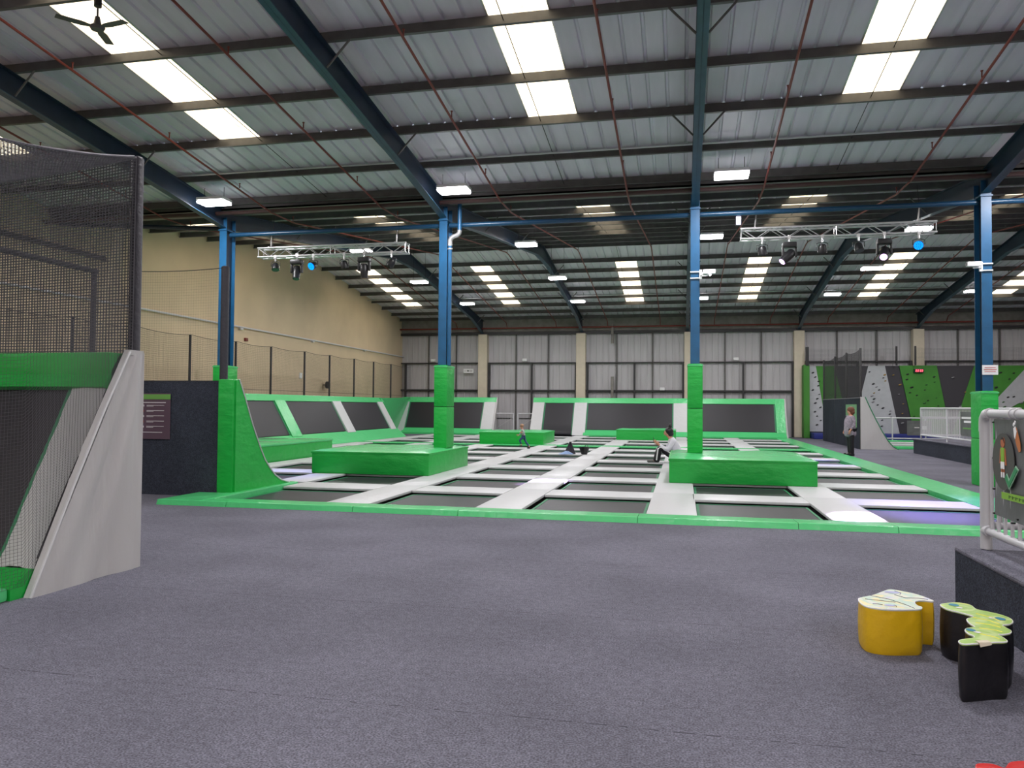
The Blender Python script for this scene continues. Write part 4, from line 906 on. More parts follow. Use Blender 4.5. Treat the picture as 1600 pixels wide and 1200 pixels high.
# ------------------------------------------------------------ soft play shapes
def extrude_shape(name, outline, z1, side_m, top_m, label, decals, z0=0.0):
    n = len(outline); c = Vector((sum(p[0] for p in outline)/n, sum(p[1] for p in outline)/n, 0))
    # smooth outline (closed Catmull-Rom)
    P = [Vector((x, y, 0)) for x, y in outline]; S_ = []
    for i in range(n):
        p0, p1, p2, p3 = P[i-1], P[i], P[(i+1) % n], P[(i+2) % n]
        for k in range(4):
            t = k/4; S_.append(0.5*((2*p1)+(p2-p0)*t+(2*p0-5*p1+4*p2-p3)*t*t+(3*p1-p0-3*p2+p3)*t*t*t))
    o = thing(name, (c.x, c.y, z0), label, 'soft play block', 'soft play blocks')
    m = len(S_); rings = [(0.0, -0.008), (0.02, 0.0), (z1*0.25, 0.004), (z1*0.5, 0.006), (z1*0.75, 0.004), (z1-0.012, 0.0)]
    mb = MB(); vs = []
    for z, off in rings:
        for i in range(m):
            t = (S_[(i+1) % m]-S_[i-1]); nn = Vector((t.y, -t.x, 0)).normalized()
            vs.append(S_[i]+nn*(-off if False else off)*SG+Vector((0, 0, z0+z)))
    mb.add(vs, [(j*m+i, j*m+(i+1) % m, (j+1)*m+(i+1) % m, (j+1)*m+i) for j in range(len(rings)-1) for i in range(m)])
    mb.build('side_cover', side_m, o, True)
    mb = MB(); mb.add([s+Vector((0, 0, z0+z1-0.012)) for s in S_]+[s+Vector((0, 0, z0+z1)) for s in S_], [tuple(range(m, 2*m))]+[(i, (i+1) % m, (i+1) % m+m, i+m) for i in range(m)])
    mb.build('top_print', top_m, o)
    mb = MB(); mb.tube([s+Vector((0, 0, z0+z1-0.004)) for s in S_+[S_[0]]], 0.0045, 5); mb.build('piping', M_REDV if side_m is M_REDV else M_W, o)
    for kind, pts, dm, nm in decals:
        mb = MB()
        if kind == 'line': mb.tube([(x, y, z0+z1+0.0005) for x, y in pts], 0.0022, 4)
        elif kind == 'wide': mb.tube([(x, y, z0+z1-0.004) for x, y in pts], 0.008, 4)
        else:
            cx, cy, rx, ry = pts; k = 16
            mb.add([(cx+rx*math.cos(2*math.pi*q/k), cy+ry*math.sin(2*math.pi*q/k), z0+z1+0.002) for q in range(k)], [tuple(range(k))])
        mb.build(nm, dm, o)
    return o
SG = 1
def print_mat(name, stops, scale):
    m = bpy.data.materials.new(name); m.use_nodes = True; nt = m.node_tree; N = nt.nodes; L = nt.links; b = N['Principled BSDF']; b.inputs['Roughness'].default_value = 0.35
    tc = N.new('ShaderNodeTexCoord'); n = N.new('ShaderNodeTexNoise'); n.inputs['Scale'].default_value = scale; n.inputs['Detail'].default_value = 2; n.inputs['Distortion'].default_value = 0.6
    L.new(tc.outputs['Object'], n.inputs[0]); r = N.new('ShaderNodeValToRGB'); L.new(n.outputs[0], r.inputs[0])
    cr = r.color_ramp
    while len(cr.elements) < len(stops): cr.elements.new(0.5)
    for e, (p, c) in zip(cr.elements, stops): e.position = p; e.color = c
    L.new(r.outputs[0], b.inputs['Base Color']); return m
M_P1 = print_mat('pastel_print', [(0.33, srgb(200, 205, 225)), (0.45, srgb(225, 225, 205)), (0.52, srgb(185, 215, 200)), (0.62, srgb(240, 225, 165))], 7)
M_P2 = print_mat('leaf_print', [(0.35, srgb(205, 225, 150)), (0.48, srgb(160, 200, 90)), (0.6, srgb(175, 210, 105)), (0.68, srgb(215, 225, 90))], 8)
M_INK = m_flat('print_ink', 45, 50, 70); M_LIL = m_flat('print_lilac', 185, 190, 225); M_TEAL = m_flat('print_blue', 50, 135, 165); M_YP = m_flat('print_yellow', 225, 225, 90)
yel = [(1.176,5.734),(1.202,5.792),(1.311,5.9),(1.404,6.033),(1.469,6.105),(1.544,6.057),(1.617,5.977),(1.666,5.816),(1.602,5.814),(1.55,5.787),(1.523,5.721),(1.524,5.65),(1.538,5.622),(1.514,5.559),(1.437,5.528),(1.33,5.501),(1.245,5.508),(1.188,5.547),(1.169,5.632)]
SG = -1
extrude_shape('soft_play_block', yel, 0.30, M_YEL, M_P1, 'yellow soft play block with a pale printed top, near right',
  [('line', [(1.24, 5.62), (1.27, 5.625), (1.30, 5.61)], M_INK, 'printed_mark'), ('line', [(1.22, 5.75), (1.30, 5.73), (1.40, 5.70)], M_INK, 'printed_line'), ('line', [(1.28, 5.86), (1.38, 5.78), (1.45, 5.65), (1.48, 5.56)], M_INK, 'printed_line'),
   ('disc', (1.34, 5.60, 0.035, 0.025), M_LIL, 'printed_spot'), ('line', [(1.37, 5.62), (1.38, 5.60), (1.375, 5.57)], M_INK, 'printed_mark'), ('disc', (1.45, 6.0, 0.05, 0.035), M_LIL, 'printed_spot'), ('line', [(1.48, 6.05), (1.51, 6.0), (1.49, 5.95)], m_flat('print_purple', 95, 70, 130), 'printed_line'), ('line', [(1.45, 5.93), (1.5, 5.85), (1.58, 5.86), (1.64, 5.84)], M_INK, 'printed_line')])
blk = [(1.653,5.623),(1.713,5.686),(1.793,5.713),(1.844,5.671),(1.844,5.562),(1.889,5.513),(1.943,5.453),(1.968,5.374),(1.953,5.288),(1.913,5.224),(1.86,5.185),(1.86,5.134),(1.863,5.071),(1.836,5.015),(1.792,4.98),(1.76,4.968),(1.764,4.902),(1.753,4.831),(1.673,4.8),(1.574,4.753),(1.505,4.725),(1.491,4.755),(1.506,4.793),(1.545,4.83),(1.598,4.862),(1.614,4.901),(1.601,4.945),(1.603,5.007),(1.63,5.064),(1.677,5.101),(1.689,5.117),(1.684,5.181),(1.695,5.265),(1.72,5.312),(1.76,5.35),(1.753,5.391),(1.711,5.454),(1.661,5.516)]
SG = -1
extrude_shape('soft_play_block', blk, 0.32, M_BLKV, M_P2, 'black soft play block with a wavy green printed top, beside platform',
  [('disc', (1.735, 5.63, 0.03, 0.035), M_TEAL, 'printed_spot'), ('disc', (1.745, 5.56, 0.02, 0.02), M_W, 'printed_spot'), ('disc', (1.90, 5.33, 0.028, 0.035), M_TEAL, 'printed_spot'), ('disc', (1.86, 5.34, 0.02, 0.02), M_W, 'printed_spot'), ('disc', (1.635, 5.02, 0.025, 0.03), M_TEAL, 'printed_spot'), ('disc', (1.655, 4.98, 0.02, 0.02), M_W, 'printed_spot'),
   ('wide', [(1.80, 5.43), (1.86, 5.36), (1.88, 5.28)], M_YP, 'printed_stripe'), ('wide', [(1.75, 5.33), (1.82, 5.27), (1.85, 5.20)], M_YP, 'printed_stripe'), ('wide', [(1.72, 5.20), (1.79, 5.17), (1.83, 5.12)], M_YP, 'printed_stripe'), ('wide', [(1.70, 5.08), (1.78, 5.05), (1.80, 5.02)], M_YP, 'printed_stripe'), ('wide', [(1.66, 4.95), (1.72, 4.90), (1.73, 4.86)], M_YP, 'printed_stripe')])
mb = MB(); mb.prism([(1.585, 4.748, 0.323), (1.655, 4.772, 0.323), (1.647, 4.80, 0.325), (1.577, 4.776, 0.325)], (0, 0, 0.003)); mb.prism([(1.585, 4.746, 0.325), (1.655, 4.770, 0.325), (1.655, 4.768, 0.312), (1.592, 4.744, 0.302)], (0.001, -0.004, 0))
tag(mb.build('care_label', m_flat('label_cream', 225, 215, 195), None, org=(1.6, 4.75, 0.32)), 'cream care label tucked over the front of black block', 'label')
redp = [(1.18, 3.72), (1.20, 3.84), (1.27, 3.86), (1.31, 3.83), (1.36, 3.90), (1.45, 3.93), (1.55, 3.90), (1.62, 3.80), (1.60, 3.6), (1.4, 3.5), (1.2, 3.55)]
redp = [(x+0.075, y+0.015) for x, y in redp]
extrude_shape('soft_play_block', redp, 0.03, M_REDV, M_REDV, 'red soft play piece just entering the bottom right corner', [])

# ------------------------------------------------------------ ceiling fan
o = thing('ceiling_fan', (-7.8, 9.0, 6.6), 'three-bladed ceiling fan hanging below the skylight, top left', 'fan')
fxx, fyy = -7.77, 9.0
mb = MB(); mb.tube([(fxx, fyy, 6.98), (fxx, fyy, roofz(fyy)-0.1)], 0.05, 10); mb.tube([(fxx, fyy, 6.96), (fxx, fyy, 6.80)], 0.012, 8); mb.build('drop_rod', M_DARK, o)
mb = MB(); mb.tube([(fxx, fyy, 6.84), (fxx, fyy, 6.74), (fxx, fyy, 6.70), (fxx, fyy, 6.66)], [0.03, 0.05, 0.10, 0.08], 16); mb.build('motor', M_PURLIN, o, True)
for k in range(3):
    a = math.radians(-8+120*k); d = Vector((math.cos(a), math.sin(a), 0)); n_ = Vector((-d.y, d.x, 0)); c = Vector((fxx, fyy, 6.69))
    mb = MB(); p = [c+d*0.08+n_*0.03, c+d*0.2+n_*0.06, c+d*0.50+n_*0.055, c+d*0.50-n_*0.055, c+d*0.2-n_*0.06, c+d*0.08-n_*0.03]
    p = [q+Vector((0, 0, 0.05*(q-c).dot(n_))) for q in p]
    mb.prism(p, (0, 0, 0.008)); mb.build('blade', M_PURLIN, o)

# ------------------------------------------------------------ lighting trusses
def truss(x0, x1, y, z0, z1, label, hang):
    o = thing('lighting_truss', (x0, y, z0), label, 'truss', 'aluminium lighting trusses')
    ys = (y-0.13, y+0.13)
    for yy in ys:
        for z in (z0, z1):
            mb = MB(); mb.tube([(x0, yy, z), (x1, yy, z)], 0.024, 10); mb.build('chord', M_ALU, o, True)
    n = 12; L = (x1-x0)/n
    mb = MB()
    for k in range(n):
        a, b = x0+L*k, x0+L*(k+1)
        for yy in ys:
            mb.tube([(a, yy, z0 if k % 2 else z1), (b, yy, z1 if k % 2 else z0)], 0.010, 6)
        mb.tube([(a, ys[0], z1), (b, ys[1], z1)], 0.010, 6); mb.tube([(a, ys[0], z0), (b, ys[1], z0)], 0.010, 6)
    for xx in (x0+0.02, (x0+x1)/2, x1-0.02):
        for yy in ys: mb.tube([(xx, yy, z0), (xx, yy, z1)], 0.012, 6)
        for z in (z0, z1): mb.tube([(xx, ys[0], z), (xx, ys[1], z)], 0.012, 6)
    mb.build('lacing', M_ALU, o, True)
    for xx in hang:
        mb = MB(); mb.tube([(xx, y, z1+0.02), (xx+0.03, y-0.05, 6.0)], 0.018, 6); mb.tube([(xx, y-0.13, z1+0.02), (xx, y+0.13, z1+0.02)], 0.02, 6); mb.build('hanging_strap', M_ALU, o)
        mb = MB(); mb.tube([(xx+0.06, y-0.02, z1+0.02), (xx+0.02, y+0.1, 6.5)], 0.006, 5); mb.build('safety_wire', M_DARK, o)
    return o
truss(-10.75, -6.70, 18.35, 5.40, 5.63, 'aluminium lighting truss hanging between the first two columns', (-10.45, -7.0))
truss(1.28, 5.35, 18.35, 5.41, 5.64, 'aluminium lighting truss hanging between the two right columns', (1.6, 5.0))
M_BL = mat('par_blue_leds', (0, 0, 0, 1), 0.4, emit=(0.02, 0.25, 1.0, 1), estr=9)
M_VL = mat('beam_lens', (1, 1, 1, 1), 0.3, emit=(0.80, 0.42, 1.0, 1), estr=2.6)
M_GL = mat('lens_glass', (0.05, 0.05, 0.06, 1), 0.1)
def par_can(x, y, z, d, lens, label):
    o = thing('stage_light', (x, y, z), label, 'stage light', 'stage lights on the trusses')
    mb = MB(); mb.tube([(x, y, z+0.25), (x, y, z+0.13)], 0.025, 8); mb.box(x-0.03, x+0.03, y-0.03, y+0.03, z+0.22, z+0.29); mb.build('clamp', M_ALU, o)
    mb = MB(); mb.tube([(x-0.12, y, z), (x-0.12, y, z+0.10), (x, y, z+0.14), (x+0.12, y, z+0.10), (x+0.12, y, z)], 0.010, 6); mb.build('yoke', M_DARK, o, True)
    d = Vector(d).normalized(); c = Vector((x, y, z))
    mb = MB(); mb.tube([c-d*0.09, c-d*0.05, c+d*0.09, c+d*0.10], [0.05, 0.085, 0.10, 0.10], 16); cn = mb.build('can', M_BLACK, o, True)
    if lens is M_BL:
        a = d.cross(Vector((0, 0, 1))).normalized(); b = d.cross(a)
        mb = MB(); mb.tube([c+d*0.10, c+d*0.103], 0.095, 16); mb.build('lens', m_par, cn)
        mb = MB()
        for r_, n_ in ((0, 1), (0.03, 6), (0.058, 12), (0.082, 16)):
            for k in range(n_):
                p = c+d*0.105+(a*math.cos(6.283*k/n_)+b*math.sin(6.283*k/n_))*r_; mb.tube([p, p+d*0.004], 0.011, 6)
        mb.build('led_cluster', m_led, cn)
    else:
        mb = MB(); mb.tube([c+d*0.10, c+d*0.105], 0.09, 16); mb.build('lens', lens, cn)
m_par = mat('par_face', (0, 0, 0.02, 1), 0.4, emit=(0.0, 0.06, 1.0, 1), estr=1.3); m_led = mat('par_dots', (0, 0, 0, 1), 0.4, emit=(0.0, 0.55, 1.0, 1), estr=1.3)
def moving_head(x, y, z, d, lens, label):
    o = thing('moving_head_light', (x, y, z), label, 'stage light', 'stage lights on the trusses')
    mb = MB(); mb.box(x-0.03, x+0.03, y-0.03, y+0.03, z+0.33, z+0.42); mb.tube([(x, y, z+0.34), (x, y, z+0.24)], 0.02, 8); mb.build('clamp', M_ALU, o)
    mb = MB(); mb.rbox(x-0.15, x+0.15, y-0.11, y+0.11, z+0.14, z+0.26, 0.03); mb.build('base', M_BLACK, o, True)
    mb = MB(); mb.rbox(x-0.16, x-0.11, y-0.05, y+0.05, z-0.08, z+0.16, 0.02); mb.build('yoke_arm', M_BLACK, o, True)
    mb = MB(); mb.rbox(x+0.11, x+0.16, y-0.05, y+0.05, z-0.08, z+0.16, 0.02); mb.build('yoke_arm', M_BLACK, o, True)
    d = Vector(d).normalized(); c = Vector((x, y, z-0.02))
    mb = MB(); mb.tube([c-d*0.12, c-d*0.08, c+d*0.08, c+d*0.22, c+d*0.24], [0.07, 0.10, 0.10, 0.085, 0.085], 16); hd = mb.build('head', M_BLACK, o, True)
    mb = MB(); mb.tube([c+d*0.24, c+d*0.245], 0.075, 16); mb.build('lens', lens, hd)
    return c+d*0.28
yt = 18.22
par_can(-10.24, yt, 5.14, (0.2, -0.3, -0.9), M_GL, 'unlit can light, leftmost on the left truss')
moving_head(-9.64, yt, 5.03, (0.1, -0.35, -0.9), M_GL, 'black moving head light, second on the left truss')
par_can(-9.18, yt, 5.14, (-0.2, -0.85, -0.45), M_BL, 'stage light glowing blue, third on the left truss')
par_can(-8.34, yt, 5.14, (0.1, 0.3, -0.9), M_GL, 'unlit can light, fourth on the left truss')
moving_head(-7.80, yt, 5.03, (0, 0.1, -1), M_GL, 'black moving head light, fifth on the left truss')
par_can(-7.07, yt, 5.14, (-0.5, 0.2, -0.6), M_GL, 'grey can light tilted left at the right end of left truss')
par_can(1.75, yt, 5.14, (0.1, 0.2, -0.9), M_GL, 'unlit can light, leftmost on the right truss')
t1 = (-2.72, 16.05, 0.08); t2 = (2.45, 12.05, 0.08)
c1 = Vector((2.33, yt, 5.03)); c2 = Vector((4.29, yt, 5.03))
p1 = moving_head(2.33, yt, 5.03, Vector(t1)-c1, M_VL, 'moving head light throwing violet beam left, second on right truss')
par_can(3.02, yt, 5.14, (0, 0.3, -0.9), M_GL, 'unlit can light, third on the right truss')
par_can(3.77, yt, 5.14, (0.1, -0.3, -0.9), M_GL, 'unlit can light, fourth on the right truss')
p2 = moving_head(4.29, yt, 5.03, Vector(t2)-c2, M_VL, 'moving head light with bright violet lens, fifth on right truss')
par_can(4.985, yt, 5.14, (-0.3, -0.85, -0.3), M_BL, 'stage light glowing blue at the right end of right truss')
o = thing('flood_light', (1.25, 18.2, 5.8), 'small white flood light clamped beside the right truss', 'stage light')
mb = MB(); mb.rbox(1.17, 1.30, 18.15, 18.22, 5.70, 5.93, 0.02); mb.build('housing', M_BLACK, o)
mb = MB(); mb.box(1.185, 1.285, 18.14, 18.15, 5.72, 5.90); mb.build('lens', mat('flood_face', (1, 1, 1, 1), 0.3, emit=(0.6, 0.6, 1, 1), estr=3), o)
spot(p1, t1, 34000, (0.72, 0.45, 1.0), 6.2, 0.3)
spot(p2, t2, 14000, (0.72, 0.45, 1.0), 5.8, 0.25)
spot((4.95, 18.0, 5.1), (4.1, 14.0, 0), 2600, (0.26, 0.18, 1.0), 27, 0.9)
spot((4.9, 18.3, 5.1), (3.9, 23.6, 0), 2000, (0.22, 0.20, 1.0), 20, 0.9)
spot((-9.2, 18.0, 5.1), (-8.9, 15.8, 0), 1000, (0.3, 0.3, 1.0), 34, 0.9)

# ------------------------------------------------------------ people
def skin_mesh(name, m, verts, edges, radii, parent, levels=2, org=(0, 0, 0), rot=0.0):
    me = bpy.data.meshes.new(name); me.from_pydata([tuple(v) for v in verts], edges, [])
    o = bpy.data.objects.new(name, me); COL.objects.link(o)
    sk = o.modifiers.new('skin', 'SKIN'); sk.use_smooth_shade = True
    for i, r in enumerate(radii):
        rr = r if isinstance(r, tuple) else (r, r)
        me.skin_vertices[0].data[i].radius = rr; me.skin_vertices[0].data[i].use_root = (i == 0)
    ss = o.modifiers.new('sub', 'SUBSURF'); ss.levels = levels; ss.render_levels = levels
    dg = bpy.context.evaluated_depsgraph_get(); ev = o.evaluated_get(dg)
    nm = bpy.data.meshes.new_from_object(ev); o.modifiers.clear(); o.data = nm
    nm.materials.clear(); nm.materials.append(m)
    for p in nm.polygons: p.use_smooth = True
    if parent is not None: o.parent = parent
    return o
class Rig:
    def __init__(s): s.v = []; s.e = []; s.r = []; s.n = {}
    def j(s, name, p, r, parent=None):
        s.n[name] = len(s.v); s.v.append(Vector(p)); s.r.append(r)
        if parent is not None: s.e.append((s.n[parent], s.n[name]))
    def hand(s, base, tip_dir, palm_n, k):
        b = s.v[s.n[base]]; d = Vector(tip_dir).normalized(); n = Vector(palm_n).normalized(); a = d.cross(n).normalized()
        s.j(base+'palm', b+d*0.05*k, (0.022*k, 0.03*k), base)
        for q, (off, ln) in enumerate([(-0.026, 0.060), (-0.009, 0.072), (0.009, 0.068), (0.026, 0.052)]):
            s.j(base+'f%d' % q, b+d*0.085*k+a*off*k, 0.009*k, base+'palm')
            s.j(base+'g%d' % q, b+d*(0.085+ln*0.5)*k+a*off*k+n*0.012*k, 0.008*k, base+'f%d' % q)
            s.j(base+'h%d' % q, b+d*(0.085+ln*0.85)*k+a*off*k+n*0.034*k, 0.007*k, base+'g%d' % q)
        s.j(base+'t0', b+d*0.035*k+a*(-0.04)*k, 0.010*k, base)
        s.j(base+'t1', b+d*0.065*k+a*(-0.055)*k+n*0.02*k, 0.009*k, base+'t0')
    def build(s, name, m, parent, lv=2): return skin_mesh(name, m, s.v, s.e, s.r, parent, lv)
def face_bits(parent, hc, hr, fwd=(1, 0, 0), k=1.0):
    f = Vector(fwd).normalized(); sd = Vector((0, 0, 1)).cross(f)
    mb = MB()
    for s in (-1, 1): mb.ball(hc+f*hr*0.86+sd*s*0.030*k+Vector((0, 0, 0.005*k)), 0.009*k, 8, 6)
    mb.build('eyes', M_HR, parent, True, org=(0, 0, 0))
    mb = MB(); mb.ball(hc+f*hr*0.84+Vector((0, 0, -0.060*k)), 0.016*k, 8, 6, (0.5, 1.3, 0.45)); mb.build('lips', m_flat('lips', 165, 90, 85), parent, True, org=(0, 0, 0))
def person(loc, rot, label):
    o = thing('person', loc, label, 'person'); o['org_'] = (0.0, 0.0, 0.0); o.rotation_euler = (0, 0, rot); return o
# standing woman; local x forward
o = person((5.55, 28.2, 0.0), math.radians(196), 'standing woman with short auburn hair, long grey cardigan and black trousers')
g = Rig()
g.j('pel', (0, 0, 0.90), 0.13); g.j('wai', (0.01, 0, 1.04), 0.125, 'pel'); g.j('che', (0.0, 0, 1.22), 0.13, 'wai'); g.j('nek', (-0.01, 0, 1.36), 0.055, 'che')
g.j('h0', (0.01, 0, 1.43), 0.062, 'nek'); g.j('h1', (0.015, 0, 1.50), 0.088, 'h0'); g.j('h2', (0.005, 0, 1.575), 0.078, 'h1')
g.j('nose', (0.105, 0, 1.485), 0.012, 'h1')
for s, n in ((1, 'L'), (-1, 'R')):
    g.j('sh'+n, (0, s*0.15, 1.30), 0.055, 'che'); g.j('el'+n, (-0.03, s*0.21, 1.06), 0.042, 'sh'+n); g.j('wr'+n, (0.10, s*0.20, 0.86), 0.028, 'el'+n)
    g.hand('wr'+n, (0.35, 0, -1), (0, -s, 0), 1.0)
    g.j('hi'+n, (0, s*0.09, 0.84), 0.088, 'pel'); g.j('kn'+n, (0.02*s, s*0.10, 0.47), 0.058, 'hi'+n); g.j('an'+n, (0.02*s-0.02, s*0.10, 0.09), 0.038, 'kn'+n); g.j('to'+n, (0.02*s+0.12, s*0.11, 0.04), 0.034, 'an'+n)
g.build('body', M_SKIN, o)
M_CARD = mat('cardigan', srgb(150, 140, 155), 0.9, bump=0.3, bscale=40, var=0.35, vscale=22)
g = Rig()
g.j('che', (0.0, 0, 1.22), 0.165); g.j('wai', (0.03, 0, 1.02), 0.19, 'che'); g.j('hip', (0.01, 0, 0.82), 0.205, 'wai'); g.j('hem', (0.0, 0, 0.60), 0.225, 'hip'); g.j('col', (-0.01, 0, 1.33), 0.095, 'che')
for s, n in ((1, 'L'), (-1, 'R')):
    g.j('sh'+n, (0, s*0.16, 1.30), 0.072, 'che'); g.j('el'+n, (-0.03, s*0.215, 1.06), 0.058, 'sh'+n); g.j('wr'+n, (0.08, s*0.202, 0.89), 0.046, 'el'+n)
g.build('cardigan', M_CARD, o)
M_BT = mat('black_trousers', (0.008, 0.008, 0.012, 1), 0.8)
g = Rig(); g.j('pel', (0, 0, 0.88), 0.14)
for s, n in ((1, 'L'), (-1, 'R')): g.j('hi'+n, (0, s*0.09, 0.82), 0.11, 'pel'); g.j('kn'+n, (0.02*s, s*0.10, 0.47), 0.088, 'hi'+n); g.j('an'+n, (0.02*s-0.02, s*0.10, 0.04), 0.078, 'kn'+n)
g.build('trousers', M_BT, o)
for s in (1, -1):
    mb = MB(); mb.rbox(0.02*s-0.09, 0.02*s+0.19, s*0.107-0.055, s*0.107+0.055, 0.0, 0.095, 0.03); mb.build('shoe', M_BLACK, o, True, org=(0, 0, 0))
M_AUB = mat('auburn_hair', srgb(112, 68, 48), 0.6, bump=0.5, bscale=60)
mb = MB(); mb.ball((-0.02, 0, 1.55), 0.122, 16, 12, (1.0, 1.0, 0.92)); mb.ball((-0.05, 0, 1.475), 0.108, 14, 10, (0.85, 1.15, 1.0)); mb.build('hair', M_AUB, o, True, org=(0, 0, 0))
face_bits(o, Vector((0.015, 0, 1.50)), 0.10)
# seated woman on pad edge; local x forward
o = person((-0.14, 22.3, 0.052), math.radians(186), 'seated woman in white top holding a phone, behind the right platform')
o.scale = (1.14, 1.14, 1.14)
g = Rig()
g.j('pel', (0, 0, 0.12), 0.12); g.j('wai', (0.03, 0, 0.28), 0.105, 'pel'); g.j('che', (0.10, 0, 0.45), 0.12, 'wai'); g.j('nek', (0.16, 0, 0.60), 0.05, 'che')
g.j('h0', (0.20, 0, 0.66), 0.06, 'nek'); g.j('h1', (0.235, 0, 0.73), 0.085, 'h0'); g.j('h2', (0.22, 0, 0.80), 0.075, 'h1'); g.j('nose', (0.325, 0, 0.70), 0.012, 'h1')
for s, n in ((1, 'L'), (-1, 'R')):
    g.j('sh'+n, (0.11, s*0.155, 0.52), 0.052, 'che'); g.j('el'+n, (0.24, s*0.20, 0.30), 0.04, 'sh'+n); g.j('wr'+n, (0.46, s*0.06, 0.44), 0.026, 'el'+n)
    g.hand('wr'+n, (0.6, -s*0.1, 0.6), (0.2, -s, 0.1), 0.95)
    g.j('hi'+n, (0.04, s*0.09, 0.12), 0.085, 'pel'); g.j('kn'+n, (0.42, s*0.11, 0.36), 0.06, 'hi'+n); g.j('an'+n, (0.52, s*0.10, 0.02), 0.038, 'kn'+n); g.j('to'+n, (0.64, s*0.10, -0.02), 0.033, 'an'+n)
g.build('body', M_SKIN, o)
M_WT = mat('white_top', (0.72, 0.72, 0.80, 1), 0.8, bump=0.3, bscale=15)
g = Rig()
g.j('che', (0.09, 0, 0.45), 0.16); g.j('wai', (0.02, 0, 0.28), 0.155, 'che'); g.j('hem', (-0.03, 0, 0.13), 0.16, 'wai'); g.j('col', (0.155, 0, 0.595), 0.085, 'che')
for s, n in ((1, 'L'), (-1, 'R')): g.j('sh'+n, (0.11, s*0.16, 0.52), 0.07, 'che'); g.j('el'+n, (0.24, s*0.205, 0.30), 0.062, 'sh'+n); g.j('wr'+n, (0.43, s*0.075, 0.42), 0.042, 'el'+n)
g.build('top', M_WT, o)
g = Rig(); g.j('pel', (-0.01, 0, 0.11), 0.13)
for s, n in ((1, 'L'), (-1, 'R')): g.j('hi'+n, (0.05, s*0.09, 0.12), 0.10, 'pel'); g.j('kn'+n, (0.42, s*0.11, 0.36), 0.078, 'hi'+n); g.j('an'+n, (0.515, s*0.10, -0.02), 0.078, 'kn'+n)
tr = g.build('trousers', M_BT, o)
for s in (1, -1):
    mb = MB(); mb.tube([(0.10, s*0.175, 0.19), (0.40, s*0.19, 0.38), (0.475, s*0.185, 0.34), (0.51, s*0.172, 0.06)], 0.018, 6); mb.build('side_stripe', M_W, o, True, org=(0, 0, 0))
    mb = MB(); mb.rbox(0.45, 0.72, s*0.10-0.05, s*0.10+0.05, -0.078, 0.035, 0.03); mb.build('sock', M_BLACK, o, True, org=(0, 0, 0))
mb = MB(); mb.ball((0.19, 0, 0.765), 0.108, 14, 10, (0.95, 0.92, 0.95)); mb.ball((0.165, 0, 0.70), 0.085, 12, 8); mb.ball((0.17, 0, 0.885), 0.05, 10, 8, (0.8, 0.8, 1.3)); mb.build('hair', M_BLACK, o, True, org=(0, 0, 0))
face_bits(o, Vector((0.235, 0, 0.73)), 0.098)
ph = thing('phone', (-0.78, 22.24, 0.66), 'dark phone held up by the seated woman', 'phone')
mb = MB(); mb.rbox(-0.792, -0.78, 22.205, 22.275, 0.62, 0.76, 0.004, 1); mb.build('case', M_BLACK, ph)
mb = MB(); mb.box(-0.7795, -0.778, 22.21, 22.27, 0.63, 0.75); mb.build('screen', M_GL, ph)
# running child; local x forward
o = person((-5.62, 27.75, 0.052), math.radians(184), 'small running child in grey top and blue jeans')
K = 0.53
g = Rig(); q = lambda x, y, z: (x*K*1.0, y*K, z*K)
g.j('pel', q(0, 0, 0.86), 0.115*K); g.j('wai', q(0.03, 0, 1.0), 0.11*K, 'pel'); g.j('che', q(0.07, 0, 1.18), 0.125*K, 'wai'); g.j('nek', q(0.10, 0, 1.34), 0.06*K, 'che')
g.j('h0', q(0.12, 0, 1.42), 0.08*K, 'nek'); g.j('h1', q(0.13, 0, 1.52), 0.12*K, 'h0'); g.j('h2', q(0.12, 0, 1.62), 0.10*K, 'h1'); g.j('nose', q(0.265, 0, 1.49), 0.018*K, 'h1')
for s, n, fx_ in ((1, 'L', 1), (-1, 'R', -1)):
    g.j('sh'+n, q(0.07, s*0.16, 1.26), 0.05*K, 'che'); g.j('el'+n, q(0.07-0.16*fx_, s*0.22, 1.06), 0.042*K, 'sh'+n); g.j('wr'+n, q(0.22-0.14*fx_, s*0.20, 0.98+0.10*fx_), 0.03*K, 'el'+n)
    g.hand('wr'+n, (0.8, 0, 0.3), (0, -s, 0), 0.6)
g.j('hiL', q(0, 0.08, 0.82), 0.085*K, 'pel'); g.j('knL', q(0.26, 0.09, 0.56), 0.06*K, 'hiL'); g.j('anL', q(0.12, 0.09, 0.26), 0.042*K, 'knL'); g.j('toL', q(0.22, 0.09, 0.18), 0.036*K, 'anL')
g.j('hiR', q(0, -0.08, 0.82), 0.085*K, 'pel'); g.j('knR', q(-0.14, -0.09, 0.46), 0.06*K, 'hiR'); g.j('anR', q(-0.40, -0.09, 0.13), 0.042*K, 'knR'); g.j('toR', q(-0.32, -0.09, 0.04), 0.036*K, 'anR')
g.build('body', M_SKIN, o)
g = Rig(); g.j('che', q(0.07, 0, 1.18), 0.15*K); g.j('wai', q(0.03, 0, 1.0), 0.145*K, 'che'); g.j('hem', q(0.0, 0, 0.84), 0.15*K, 'wai'); g.j('col', q(0.09, 0, 1.30), 0.08*K, 'che')
for s, n, fx_ in ((1, 'L', 1), (-1, 'R', -1)): g.j('sh'+n, q(0.07, s*0.165, 1.26), 0.068*K, 'che'); g.j('el'+n, q(0.07-0.16*fx_, s*0.22, 1.06), 0.058*K, 'sh'+n); g.j('wr'+n, q(0.19-0.14*fx_, s*0.20, 0.99+0.08*fx_), 0.045*K, 'el'+n)
g.build('top', mat('child_top', srgb(165, 180, 178), 0.8, bump=0.3, bscale=30), o)
M_JEAN = mat('jeans', srgb(48, 78, 112), 0.85, var=0.2, vscale=30)
